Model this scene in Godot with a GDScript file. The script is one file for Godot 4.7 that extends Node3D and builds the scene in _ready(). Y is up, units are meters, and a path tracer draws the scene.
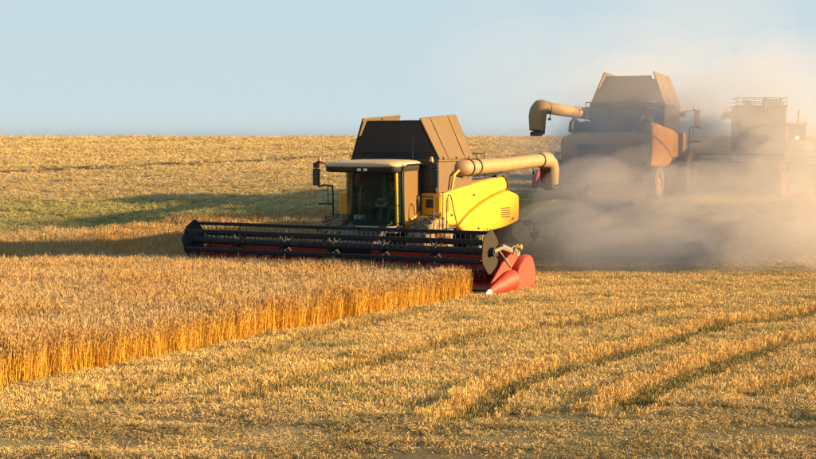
extends Node3D
# A combine harvester cutting wheat in low evening sun, two more machines in their dust behind it.
# World: y up, metres; the photograph looks along -z. A machine's own axes: +z is its front, +x its left side.

# ---------------------------------------------------------------- shapes
class Shape:
	var st := SurfaceTool.new()
	func _init():
		st.begin(Mesh.PRIMITIVE_TRIANGLES)
		st.set_smooth_group(-1)
	func smooth(on):
		st.set_smooth_group(0 if on else -1)
	func tri(a, b, c):
		st.add_vertex(a); st.add_vertex(b); st.add_vertex(c)
	func face(p: Array, centre: Vector3):
		# a flat polygon turned away from centre
		var m := Vector3.ZERO
		for q in p: m += q
		m /= p.size()
		var n: Vector3 = (p[0] - p[2]).cross(p[0] - p[1])
		if n.dot(m - centre) < 0: p.reverse()
		for i in range(1, p.size() - 1): tri(p[0], p[i], p[i + 1])
	func box(c: Vector3, s: Vector3, bevel := 0.012, turn := Basis()):
		var h := s * 0.5
		var b: float = minf(bevel, minf(h.x, minf(h.y, h.z)) * 0.45)
		var k := func(sx, sy, sz, axis):
			var v := Vector3(sx * (h.x - (0.0 if axis == 0 else b)), sy * (h.y - (0.0 if axis == 1 else b)), sz * (h.z - (0.0 if axis == 2 else b)))
			return c + turn * v
		for s1 in [-1, 1]:
			face([k.call(s1, -1, -1, 0), k.call(s1, 1, -1, 0), k.call(s1, 1, 1, 0), k.call(s1, -1, 1, 0)], c)
			face([k.call(-1, s1, -1, 1), k.call(1, s1, -1, 1), k.call(1, s1, 1, 1), k.call(-1, s1, 1, 1)], c)
			face([k.call(-1, -1, s1, 2), k.call(1, -1, s1, 2), k.call(1, 1, s1, 2), k.call(-1, 1, s1, 2)], c)
			for s2 in [-1, 1]:
				face([k.call(s1, s2, -1, 0), k.call(s1, s2, 1, 0), k.call(s1, s2, 1, 1), k.call(s1, s2, -1, 1)], c)
				face([k.call(s1, -1, s2, 0), k.call(s1, 1, s2, 0), k.call(s1, 1, s2, 2), k.call(s1, -1, s2, 2)], c)
				face([k.call(-1, s1, s2, 1), k.call(1, s1, s2, 1), k.call(1, s1, s2, 2), k.call(-1, s1, s2, 2)], c)
				for s3 in [-1, 1]:
					face([k.call(s1, s2, s3, 0), k.call(s1, s2, s3, 1), k.call(s1, s2, s3, 2)], c)
	func loft(rings: Array, caps := true, round_ := true):
		smooth(round_)
		for i in rings.size() - 1:
			var a: PackedVector3Array = rings[i]
			var b: PackedVector3Array = rings[i + 1]
			var m := Vector3.ZERO
			for q in a: m += q
			for q in b: m += q
			m /= a.size() * 2.0
			for j in a.size():
				var j2 := (j + 1) % a.size()
				face([a[j], a[j2], b[j2], b[j]], m)
		smooth(false)
		if caps:
			for e in [0, rings.size() - 1]:
				var r: PackedVector3Array = rings[e]
				var other: PackedVector3Array = rings[1 if e == 0 else rings.size() - 2]
				var m := Vector3.ZERO
				for q in other: m += q
				face(Array(r), m / other.size())
	func tube(points: Array, radius, sides := 10, caps := true):
		var rings := []
		var up := Vector3.UP
		for i in points.size():
			var d: Vector3 = (points[mini(i + 1, points.size() - 1)] - points[maxi(i - 1, 0)]).normalized()
			if absf(d.dot(up)) > 0.95: up = Vector3.RIGHT if absf(d.x) < 0.9 else Vector3.FORWARD
			var u := d.cross(up).normalized()
			var v := u.cross(d).normalized()
			up = v
			var r: float = radius[i] if radius is Array else radius
			var ring := PackedVector3Array()
			for k in sides:
				var a := TAU * k / sides
				ring.append(points[i] + (u * cos(a) + v * sin(a)) * r)
			rings.append(ring)
		loft(rings, caps)
	func lathe(profile: Array, centre: Vector3, axis: Vector3, sides := 32):
		# profile: Vector2(radius, along)
		var u := axis.cross(Vector3.UP if absf(axis.y) < 0.9 else Vector3.RIGHT).normalized()
		var v := axis.cross(u).normalized()
		smooth(true)
		for i in profile.size() - 1:
			var p: Vector2 = profile[i]
			var q: Vector2 = profile[i + 1]
			for k in sides:
				var a := TAU * k / sides
				var b := TAU * (k + 1) / sides
				var da := u * cos(a) + v * sin(a)
				var db := u * cos(b) + v * sin(b)
				var e := [centre + da * p.x + axis * p.y, centre + db * p.x + axis * p.y, centre + db * q.x + axis * q.y, centre + da * q.x + axis * q.y]
				st.add_vertex(e[0]); st.add_vertex(e[1]); st.add_vertex(e[2])
				st.add_vertex(e[0]); st.add_vertex(e[2]); st.add_vertex(e[3])
		smooth(false)
	func panel(outline: Array, levels: Array, back: float, axis := 0, round_ := true):
		# an outline in (z, y) [axis 0] or (x, y) [axis 2] swept from back through levels of Vector2(inset, along)
		var n := outline.size()
		var area := 0.0
		for i in n:
			var p: Vector2 = outline[i]
			var q: Vector2 = outline[(i + 1) % n]
			area += p.x * q.y - q.x * p.y
		var side := signf(area)
		var put := func(p: Vector2, along: float):
			return Vector3(along, p.y, p.x) if axis == 0 else Vector3(p.x, p.y, along)
		var ring := func(inset: float, along: float):
			var out := PackedVector3Array()
			for i in n:
				var p: Vector2 = outline[(i + n - 1) % n]
				var q: Vector2 = outline[i]
				var r: Vector2 = outline[(i + 1) % n]
				var n1 := (q - p).normalized().orthogonal() * -side
				var n2 := (r - q).normalized().orthogonal() * -side
				var m := (n1 + n2).normalized()
				out.append(put.call(q + m * (inset / maxf(0.35, m.dot(n1))), along))
			return out
		var rings := [ring.call(0.0, back)]
		for l in levels: rings.append(ring.call(l.x, l.y))
		smooth(round_)
		for i in rings.size() - 1:
			for j in n:
				var j2 := (j + 1) % n
				var e := [rings[i][j], rings[i][j2], rings[i + 1][j2], rings[i + 1][j]]
				tri(e[0], e[1], e[2]); tri(e[0], e[2], e[3])
		smooth(false)
		for last in [rings[0], rings[rings.size() - 1]]:
			var flat := PackedVector2Array()
			for q in last: flat.append(Vector2(q.z if axis == 0 else q.x, q.y))
			var t := Geometry2D.triangulate_polygon(flat)
			if t.is_empty(): push_error("an inset panel crosses itself")
			for i in range(0, t.size(), 3): tri(last[t[i]], last[t[i + 1]], last[t[i + 2]])
	func mesh() -> ArrayMesh:
		st.generate_normals()
		return st.commit()

func piece(called: String, shape: Shape, m: Material, parent: Node, label := "") -> MeshInstance3D:
	var o := MeshInstance3D.new()
	o.name = called
	o.mesh = shape.mesh()
	o.material_override = m
	parent.add_child(o, true)
	if label: o.set_meta("label", label)
	return o

func holder(called: String, parent: Node) -> Node3D:
	var o := Node3D.new()
	o.name = called
	parent.add_child(o, true)
	return o

func tag(o: Node, label: String, category: String, group := "", kind := ""):
	o.set_meta("label", label)
	if category: o.set_meta("category", category)
	if group: o.set_meta("group", group)
	if kind: o.set_meta("kind", kind)

# ---------------------------------------------------------------- materials
var M := {}
func lin(r, g, b) -> Color:
	return Color(r, g, b).linear_to_srgb()

func ramp_texture(seed_: int, freq: float, stops: Array, size := 256, octaves := 5) -> ImageTexture:
	# seamless noise run through stops of [position, linear colour]
	var f := FastNoiseLite.new()
	f.seed = seed_; f.frequency = freq; f.fractal_octaves = octaves
	f.noise_type = FastNoiseLite.TYPE_SIMPLEX_SMOOTH
	var im := f.get_seamless_image(size, size, false, false, 0.15, true)
	im.convert(Image.FORMAT_L8)
	var d := im.get_data()
	var table := []
	for i in 256:
		var t := i / 255.0
		var c: Color = stops[stops.size() - 1][1]
		for k in stops.size() - 1:
			if t <= stops[k + 1][0]:
				c = stops[k][1].lerp(stops[k + 1][1], clampf((t - stops[k][0]) / (stops[k + 1][0] - stops[k][0]), 0, 1))
				break
		c = c.linear_to_srgb()
		table.append([int(c.r * 255), int(c.g * 255), int(c.b * 255)])
	var out := PackedByteArray()
	out.resize(d.size() * 3)
	for i in d.size():
		var c: Array = table[d[i]]
		out[i * 3] = c[0]; out[i * 3 + 1] = c[1]; out[i * 3 + 2] = c[2]
	return ImageTexture.create_from_image(Image.create_from_data(size, size, false, Image.FORMAT_RGB8, out))

func dusty(called: String, paint: Color, dust_share: float, rough: float, seed_: int, scale := 0.45) -> StandardMaterial3D:
	# paint under an uneven film of field dust
	var dust := Color(0.36, 0.27, 0.16)
	var m := StandardMaterial3D.new()
	m.resource_name = called
	m.albedo_texture = ramp_texture(seed_, 0.018, [[0.0, paint.lerp(dust, dust_share * 0.25)], [0.45, paint.lerp(dust, dust_share * 0.6)], [0.62, paint.lerp(dust, dust_share)], [1.0, paint.lerp(dust, minf(1.0, dust_share * 1.9))]])
	m.uv1_triplanar = true
	m.uv1_scale = Vector3.ONE * scale
	m.roughness = rough
	m.metallic_specular = 0.4 if rough < 0.7 else 0.2
	return m

func plain(called: String, c: Color, rough: float, metal := 0.0) -> StandardMaterial3D:
	var m := StandardMaterial3D.new()
	m.resource_name = called
	m.albedo_color = c.linear_to_srgb()
	m.roughness = rough
	m.metallic = metal
	return m

func straw(called: String, c: Color, back: Color) -> StandardMaterial3D:
	var m := StandardMaterial3D.new()
	m.resource_name = called
	m.albedo_color = Color.WHITE
	m.vertex_color_use_as_albedo = true
	m.albedo_color = c.linear_to_srgb()
	m.roughness = 0.62
	m.metallic_specular = 0.3
	m.backlight_enabled = true
	m.backlight = back
	return m

func make_materials():
	M.yellow = dusty("yellow paint", Color(0.58, 0.255, 0.004), 0.06, 0.42, 3)
	M.black = dusty("black plastic", Color(0.015, 0.018, 0.022), 0.03, 0.5, 5)
	M.cover = dusty("tank cover", Color(0.1, 0.07, 0.042), 0.04, 0.75, 7)
	M.cover_shaded = dusty("shaded tank cover", Color(0.016, 0.018, 0.021), 0.015, 0.5, 8)  # same cover material, darkened in colour for the faces in shade
	M.auger = dusty("auger steel", Color(0.2, 0.135, 0.062), 0.1, 0.65, 9)
	M.red = dusty("red paint", Color(0.29, 0.018, 0.006), 0.04, 0.6, 11, 0.9)
	M.reel = dusty("reel paint", Color(0.018, 0.023, 0.032), 0.025, 0.8, 13, 0.9)
	M.plate = dusty("reel plate", Color(0.026, 0.025, 0.019), 0.015, 0.85, 15, 0.9)
	M.rubber = dusty("tyre rubber", Color(0.022, 0.021, 0.02), 0.42, 0.9, 17, 0.8)
	M.steel = dusty("steel", Color(0.09, 0.08, 0.06), 0.2, 0.5, 19, 1.2)
	M.roof = dusty("cab roof", Color(0.3, 0.22, 0.13), 0.4, 0.5, 21)
	M.interior = plain("cab trim", Color(0.02, 0.028, 0.03), 0.8)
	M.pale = plain("pale plastic", Color(0.42, 0.46, 0.45), 0.5)
	M.amber = plain("amber lens", Color(0.75, 0.2, 0.01), 0.25)
	M.redlens = plain("red lens", Color(0.4, 0.02, 0.015), 0.25)
	M.lens = plain("lamp lens", Color(0.6, 0.6, 0.58), 0.12, 0.3)
	M.white = plain("white tip", Color(0.75, 0.74, 0.7), 0.5)
	M.oldpaint = dusty("old paint", Color(0.1, 0.07, 0.04), 0.25, 0.75, 23)
	M.mirror = plain("mirror", Color(0.7, 0.72, 0.74), 0.05, 1.0)
	var g := StandardMaterial3D.new()
	g.resource_name = "cab glass"
	g.transparency = BaseMaterial3D.TRANSPARENCY_ALPHA
	g.albedo_color = Color(0.07, 0.2, 0.2, 0.5)
	g.roughness = 0.04
	g.metallic_specular = 0.25
	M.glass = g
	M.doorglass = g.duplicate()
	M.doorglass.albedo_color = Color(0.42, 0.34, 0.22, 0.8)   # dusty pane
	M.doorglass.roughness = 0.2
	M.glow = plain("headlamp", Color(0.9, 0.85, 0.7), 0.2)
	M.glow.emission_enabled = true
	M.glow.emission = Color(1.0, 0.86, 0.6)
	M.glow.emission_energy_multiplier = 0.25  # faint glow put in for the glint on the lamp glass
	M.skin = plain("skin", Color(0.42, 0.24, 0.16), 0.6)
	M.shirt = plain("green shirt", Color(0.09, 0.17, 0.07), 0.9)

# ---------------------------------------------------------------- terrain
var lumps := FastNoiseLite.new()
var swell := FastNoiseLite.new()
var patch := FastNoiseLite.new()
var ruts := PackedFloat32Array()
var ridges := PackedFloat32Array()
const RX := -16.0
const RZ := -46.0
const RW := 340
const RH := 300
const RC := 0.1
const RUTS := [
	[1.0, [Vector2(17, -43), Vector2(12.6, -39.4), Vector2(10.4, -37.6), Vector2(8.7, -35.8), Vector2(7.2, -34.5), Vector2(5.9, -32.6), Vector2(4.8, -30.7), Vector2(3.9, -29.5), Vector2(3.1, -28.2), Vector2(2.2, -26.9), Vector2(1.6, -25.6), Vector2(1.2, -24.3), Vector2(0.6, -22.8)]],
	[1.0, [Vector2(16, -38.5), Vector2(11.0, -34.3), Vector2(9.0, -32.4), Vector2(7.8, -31.2), Vector2(6.4, -29.1), Vector2(5.4, -27.6), Vector2(4.6, -26.4), Vector2(3.9, -25.0), Vector2(3.3, -23.7)]],
	[0.6, [Vector2(7.7, -38.7), Vector2(6.1, -37.8), Vector2(4.2, -35.4), Vector2(2.6, -34.1), Vector2(1.2, -32.4), Vector2(0.1, -30.4), Vector2(-1.3, -28.1), Vector2(-2.2, -26.3), Vector2(-2.9, -25.0)]],
	[0.35, [Vector2(0.3, -37.8), Vector2(-2.1, -33.2), Vector2(-2.9, -31.0), Vector2(-3.6, -28.7), Vector2(-4.4, -27.0), Vector2(-5.1, -25.6)]],
	[0.6, [Vector2(12, -31.2), Vector2(9.1, -28.6), Vector2(7.6, -27.4), Vector2(6.6, -26.3), Vector2(5.8, -25.3)]],
]

func press_ruts():
	ruts.resize(RW * RH)
	ridges.resize(RW * RH)
	for r in RUTS:
		var line: Array = r[1]
		for i in line.size() - 1:
			var steps := int(line[i].distance_to(line[i + 1]) / 0.12) + 1
			for s in steps:
				var p: Vector2 = line[i].lerp(line[i + 1], s / float(steps))
				p += Vector2(patch.get_noise_2d(p.x * 6, p.y * 6), patch.get_noise_2d(p.y * 6, p.x * 6 + 90)) * 0.08
				var n: Vector2 = (line[i + 1] - line[i]).normalized().orthogonal()
				if n.y > 0: n = -n
				var q := p + n * 0.52   # the taller row left standing along the far side
				for dz in range(-8, 9):
					for dx in range(-8, 9):
						var cx := int((p.x - RX) / RC) + dx
						var cz := int((p.y - RZ) / RC) + dz
						if cx >= 0 and cz >= 0 and cx < RW and cz < RH:
							var d := Vector2(RX + cx * RC, RZ + cz * RC).distance_to(p)
							ruts[cz * RW + cx] = maxf(ruts[cz * RW + cx], r[0] * (1.0 - smoothstep(0.2, 0.44, d)))
						cx = int((q.x - RX) / RC) + dx
						cz = int((q.y - RZ) / RC) + dz
						if cx >= 0 and cz >= 0 and cx < RW and cz < RH:
							var d := Vector2(RX + cx * RC, RZ + cz * RC).distance_to(q)
							ridges[cz * RW + cx] = maxf(ridges[cz * RW + cx], r[0] * (1.0 - smoothstep(0.08, 0.3, d)))

func ridge(x: float, z: float) -> float:
	var cx := int((x - RX) / RC)
	var cz := int((z - RZ) / RC)
	if cx < 0 or cz < 0 or cx >= RW or cz >= RH: return 0.0
	return ridges[cz * RW + cx]

func rut(x: float, z: float) -> float:
	var cx := int((x - RX) / RC)
	var cz := int((z - RZ) / RC)
	if cx < 0 or cz < 0 or cx >= RW or cz >= RH: return 0.0
	return ruts[cz * RW + cx]

const GENTLE := [Vector2(0, 0), Vector2(49, 0), Vector2(53, 0.35), Vector2(58, 1.05), Vector2(64, 1.75), Vector2(72, 2.45), Vector2(82, 3.05), Vector2(98, 3.65), Vector2(120, 4.15), Vector2(150, 4.45), Vector2(190, 4.3), Vector2(260, 3.0), Vector2(420, -3.0)]
const TERRACE := [Vector2(0, 0), Vector2(51.5, 0), Vector2(53.5, 0.45), Vector2(56, 1.3), Vector2(58.5, 1.78), Vector2(62, 1.88), Vector2(68, 2.1), Vector2(73, 2.32), Vector2(82, 2.9), Vector2(98, 3.6), Vector2(120, 4.15), Vector2(150, 4.45), Vector2(190, 4.3), Vector2(260, 3.0), Vector2(420, -3.0)]
func profile(t: Array, d: float) -> float:
	for i in t.size() - 1:
		if d <= t[i + 1].x or i == t.size() - 2:
			var p0: Vector2 = t[maxi(i - 1, 0)]
			var p1: Vector2 = t[i]
			var p2: Vector2 = t[i + 1]
			var p3: Vector2 = t[mini(i + 2, t.size() - 1)]
			var w := p2.x - p1.x
			var m1 := (p2.y - p0.y) / maxf(p2.x - p0.x, 0.01) * w
			var m2 := (p3.y - p1.y) / maxf(p3.x - p1.x, 0.01) * w
			if i == 0: m1 = 0.0; m2 = 0.0
			if i == 1: m1 = 0.0
			var u := clampf((d - p1.x) / w, 0, 1)
			return (2*u*u*u - 3*u*u + 1) * p1.y + (u*u*u - 2*u*u + u) * m1 + (-2*u*u*u + 3*u*u) * p2.y + (u*u*u - u*u) * m2
	return 0.0

func land(x: float, z: float) -> float:
	# the lie of the land without its small relief
	var d := -z
	var h := lerpf(profile(GENTLE, d), profile(TERRACE, d), smoothstep(-2.0, 4.0, x))
	h += swell.get_noise_2d(x * 0.6, z) * 0.22 * smoothstep(55, 100, d)
	h += patch.get_noise_2d(x * 0.7, z * 0.7) * 0.1 * smoothstep(110, 140, d)
	return h

func headland(z: float, x: float) -> float:
	# 1 on the turned-over strip at the field's end
	return 1.0 - smoothstep(23.2, 25.2, -z + 2.4 * patch.get_noise_2d(x * 0.7, z * 0.7))

func ground_at(x: float, z: float) -> float:
	var d := -z
	var far := smoothstep(48, 60, d)
	var h := land(x, z)
	var hl := headland(z, x)
	h += lumps.get_noise_2d(x * lerpf(lerpf(0.8, 0.45, hl), 0.3, far), z) * lerpf(lerpf(0.045, 0.15, hl) * (1.0 - 0.6 * rut(x, z)), 0.07, far)
	h -= rut(x, z) * 0.13
	h += ridge(x, z) * 0.08
	h += swell.get_noise_2d(x * 2.2, z * 4.0) * 0.06 * (1.0 - far)
	return h

func axis_lines(spans: Array) -> PackedFloat32Array:
	var out := PackedFloat32Array()
	for s in spans:
		var n := int(round((s[1] - s[0]) / s[2]))
		for i in n: out.append(s[0] + (s[1] - s[0]) * i / n)
	out.append(spans[spans.size() - 1][1])
	return out

func make_ground():
	var xs := axis_lines([[-420, -90, 15.0], [-90, -30, 1.5], [-30, -15, 0.35], [-15, 15, 0.11], [15, 30, 0.35], [30, 90, 1.5], [90, 420, 15.0]])
	var zs := axis_lines([[-420, -200, 10.0], [-200, -120, 1.6], [-120, -70, 0.6], [-70, -50, 0.3], [-50, -16, 0.11], [-16, 0, 0.6], [0, 60, 4.0]])
	var v := PackedVector3Array()
	var col := PackedColorArray()
	var idx := PackedInt32Array()
	var soil := Color(0.1, 0.08, 0.055)
	var mulch := Color(0.31, 0.25, 0.14)
	var green := Color(0.13, 0.13, 0.05)
	for z in zs:
		for x in xs:
			v.append(Vector3(x, ground_at(x, z), z))
			var n1 := patch.get_noise_2d(x, z) * 0.5 + 0.5
			var n2 := lumps.get_noise_2d(x * 3.0 + 40, z * 3.0) * 0.5 + 0.5
			var c := mulch.lerp(soil, smoothstep(0.45, 0.8, n2) * 0.7)
			c = c.lerp(green, smoothstep(0.5, 0.75, n1) * 0.45)
			var hl := headland(z, x)
			c = c.lerp(soil.lerp(green, smoothstep(0.45, 0.75, n1) * 0.6), hl * smoothstep(0.2, 0.5, n2) * 0.95)
			# greenish strip beyond the wheat: shade of the dust tinted into the ground
			var strip: float = smoothstep(53, 56, -z) * (1.0 - smoothstep(63, 66, -z + 2.0 * n1)) * (1.0 - smoothstep(-2, 4, x))
			c = c.lerp(green, strip * 0.5)
			# the bare line of an old field track on the hillside
			var track := absf(-z - (76.0 + (x + 20.9) * 0.7 + 1.5 * patch.get_noise_2d(x * 0.3, 7.0)))
			if x < -2: c = c.lerp(soil * 0.6, 1.0 - smoothstep(0.9, 1.5, track))
			c = c.lerp(Color(0.12, 0.1, 0.06), rut(x, z) * 0.85)  # bare rut soil, its colour darkened to stand for the rut shade
			col.append(c)
	var w := xs.size()
	for j in zs.size() - 1:
		for i in w - 1:
			var a := j * w + i
			idx.append_array(PackedInt32Array([a, a + 1, a + w, a + 1, a + w + 1, a + w]))
	var nrm := PackedVector3Array()
	nrm.resize(v.size())
	for j in zs.size():
		for i in w:
			var dx := v[j * w + mini(i + 1, w - 1)] - v[j * w + maxi(i - 1, 0)]
			var dz := v[mini(j + 1, zs.size() - 1) * w + i] - v[maxi(j - 1, 0) * w + i]
			nrm[j * w + i] = dz.cross(dx).normalized()
	var a := []
	a.resize(Mesh.ARRAY_MAX)
	a[Mesh.ARRAY_VERTEX] = v
	a[Mesh.ARRAY_NORMAL] = nrm
	a[Mesh.ARRAY_COLOR] = col
	a[Mesh.ARRAY_INDEX] = idx
	var mesh := ArrayMesh.new()
	mesh.add_surface_from_arrays(Mesh.PRIMITIVE_TRIANGLES, a)
	var m := StandardMaterial3D.new()
	m.resource_name = "field soil and mulch"
	m.vertex_color_use_as_albedo = true
	m.albedo_texture = ramp_texture(31, 0.03, [[0.0, Color(0.45, 0.42, 0.36)], [0.4, Color(0.85, 0.82, 0.75)], [0.7, Color(1, 0.98, 0.92)], [1.0, Color(1, 1, 1)]], 512, 6)
	m.uv1_triplanar = true
	m.uv1_world_triplanar = true
	m.uv1_scale = Vector3.ONE * 0.6
	m.roughness = 0.95
	m.metallic_specular = 0.15
	var o := MeshInstance3D.new()
	o.name = "ground"
	o.mesh = mesh
	o.material_override = m
	add_child(o)
	tag(o, "rolling harvested field with wheel ruts rising to the skyline", "field", "", "structure")

# ---------------------------------------------------------------- crop
func blade(st: SurfaceTool, a: Vector3, b: Vector3, width: float, c: Color, side: Vector3, taper := 0.6):
	var s := side * width * 0.5
	st.set_color(c)
	for p in [a - s, a + s, b + s * taper, a - s, b + s * taper, b - s * taper]: st.add_vertex(p)

func wheat_clump(r: RandomNumberGenerator, n: int) -> ArrayMesh:
	var st := SurfaceTool.new()
	st.begin(Mesh.PRIMITIVE_TRIANGLES)
	st.set_smooth_group(-1)
	for i in n:
		var p := Vector3(r.randf_range(-0.15, 0.15), 0, r.randf_range(-0.15, 0.15))
		var h := r.randf_range(0.5, 0.74)
		var lean := Vector3(r.randfn(0, 0.06), 0, r.randfn(0, 0.06))
		var a := r.randf() * TAU
		var side := Vector3(cos(a), 0, sin(a))
		var tone := r.randf_range(0.75, 1.15)
		var stem := Color(0.5, 0.325, 0.06) * tone
		var ear := Color(0.37, 0.27, 0.145) * tone
		var mid := p + lean * 0.45 + Vector3.UP * h * 0.5
		var top := p + lean + Vector3.UP * h
		blade(st, p, mid, 0.0075, stem, side, 1.0)
		blade(st, mid, top, 0.0075, stem, side, 0.8)
		if r.randf() < 0.75:
			var la := r.randf() * TAU
			var ld := Vector3(cos(la), 0, sin(la))
			var lp := p.lerp(top, r.randf_range(0.3, 0.75))
			blade(st, lp, lp + ld * 0.1 + Vector3.UP * r.randf_range(-0.06, 0.08), 0.012, stem * 0.95, ld.cross(Vector3.UP), 0.3)
		# the ear: a nodding spindle of three sides
		var nod := Vector3(r.randfn(0, 0.4), 0, r.randfn(0, 0.4))
		var d := (Vector3.UP + nod).normalized()
		var e1 := top + d * 0.045
		var e2 := (top + d * 0.1) + Vector3.DOWN * 0.015
		var u := d.cross(side).normalized() * 0.0085
		var w := d.cross(u).normalized() * 0.0085
		st.set_color(ear)
		var ring := [e1 + u, e1 - u * 0.5 + w, e1 - u * 0.5 - w]
		for k in 3:
			var q = ring[k]
			var q2 = ring[(k + 1) % 3]
			for x in [top, q2, q, e2, q, q2]: st.add_vertex(x)
		# awns
		for k in 2:
			var ad := (d + Vector3(r.randfn(0, 0.25), 0.1, r.randfn(0, 0.25))).normalized()
			blade(st, e1, e1 + ad * 0.1, 0.004, ear * 1.1, side, 0.2)
	st.generate_normals()
	return st.commit()

func stubble_tuft(r: RandomNumberGenerator, n: int) -> ArrayMesh:
	var st := SurfaceTool.new()
	st.begin(Mesh.PRIMITIVE_TRIANGLES)
	st.set_smooth_group(-1)
	for i in n:
		var p := Vector3(r.randf_range(-0.09, 0.09), -0.02, r.randf_range(-0.04, 0.04))
		var h := r.randf_range(0.08, 0.15)
		var a := r.randf() * TAU
		var t := p + Vector3(r.randfn(0, 0.035), h, r.randfn(0, 0.035))
		blade(st, p, t, 0.0065, Color(0.47, 0.35, 0.16) * r.randf_range(0.85, 1.15), Vector3(cos(a), 0, sin(a)), 1.0)
	st.generate_normals()
	return st.commit()

func straw_tangle(r: RandomNumberGenerator, n: int, high: float) -> ArrayMesh:
	var st := SurfaceTool.new()
	st.begin(Mesh.PRIMITIVE_TRIANGLES)
	st.set_smooth_group(-1)
	for i in n:
		var a := r.randf() * TAU
		var d := Vector3(cos(a), r.randfn(0, 0.22), sin(a)).normalized()
		var q := r.randf()
		var c := Vector3(r.randfn(0, 0.1), 0.01 + high * q * q, r.randfn(0, 0.1))
		var l := r.randf_range(0.02, 0.065)
		var up := d.cross(Vector3(-sin(a), r.randfn(0, 0.7), cos(a))).normalized()
		blade(st, c - d * l, c + d * l, 0.0075, Color(0.48, 0.375, 0.2) * r.randf_range(0.8, 1.15), d.cross(up).normalized(), 0.9)
	st.generate_normals()
	return st.commit()

func scatter(called: String, meshes: Array, m: Material, spots: Array, label: String, category: String):
	# spots: one Array of [Transform3D, Color] for each mesh; one holder for the whole mass
	var root := holder(called, self)
	tag(root, label, category, "", "stuff")
	for k in meshes.size():
		var list: Array = spots[k]
		if list.is_empty(): continue
		var mm := MultiMesh.new()
		mm.transform_format = MultiMesh.TRANSFORM_3D
		mm.use_colors = true
		mm.mesh = meshes[k]
		mm.instance_count = list.size()
		for i in list.size():
			mm.set_instance_transform(i, list[i][0])
			mm.set_instance_color(i, list[i][1])
		var o := MultiMeshInstance3D.new()
		o.name = called + "_clumps"
		o.multimesh = mm
		o.material_override = m
		o.set_meta("kind", "stuff")
		root.add_child(o, true)

func turned(r: RandomNumberGenerator, p: Vector3, s: float, sy: float, tilt := 0.08) -> Transform3D:
	var b := Basis(Vector3.UP, r.randf() * TAU).scaled(Vector3(s, sy, s))
	b = Basis(Vector3(r.randf_range(-1, 1), 0, r.randf_range(-1, 1)).normalized(), r.randfn(0, tilt)) * b
	return Transform3D(b, p)

const NEAR_AT := Vector3(-0.74, 0, -47.6)
const NEAR_TURN := -29.0
func in_wheat(x: float, z: float) -> bool:
	var t := deg_to_rad(NEAR_TURN)
	var q := Vector2(x - NEAR_AT.x, z - NEAR_AT.z)
	var lx := cos(t) * q.x - sin(t) * q.y
	var lz := sin(t) * q.x + cos(t) * q.y
	var edge := 5.2 - 0.5 * smoothstep(4.0, 17.0, lz) + 0.16 * patch.get_noise_2d(lz * 5.0, 3.0)
	if lx > edge: return false
	if lz < 3.5 + 0.9 * smoothstep(2.5, 4.8, lx) and lx > -5.4: return false
	# far side of the standing crop
	var far_z := 52.5 + 0.42 * (x + 16.0) + 0.5 * patch.get_noise_2d(x * 2.0, 50.0)
	return -z < far_z and x > -34 and -z > 15

func in_row(x: float, z: float, r: RandomNumberGenerator) -> Vector3:
	# the nearest drill row, 17 cm apart along the way the harvester drives
	var t := deg_to_rad(NEAR_TURN)
	var across := cos(t) * x - sin(t) * z
	var to := snappedf(across, 0.17) + r.randfn(0, 0.022) - across
	x += cos(t) * to
	z -= sin(t) * to
	return Vector3(x, ground_at(x, z), z)

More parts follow.
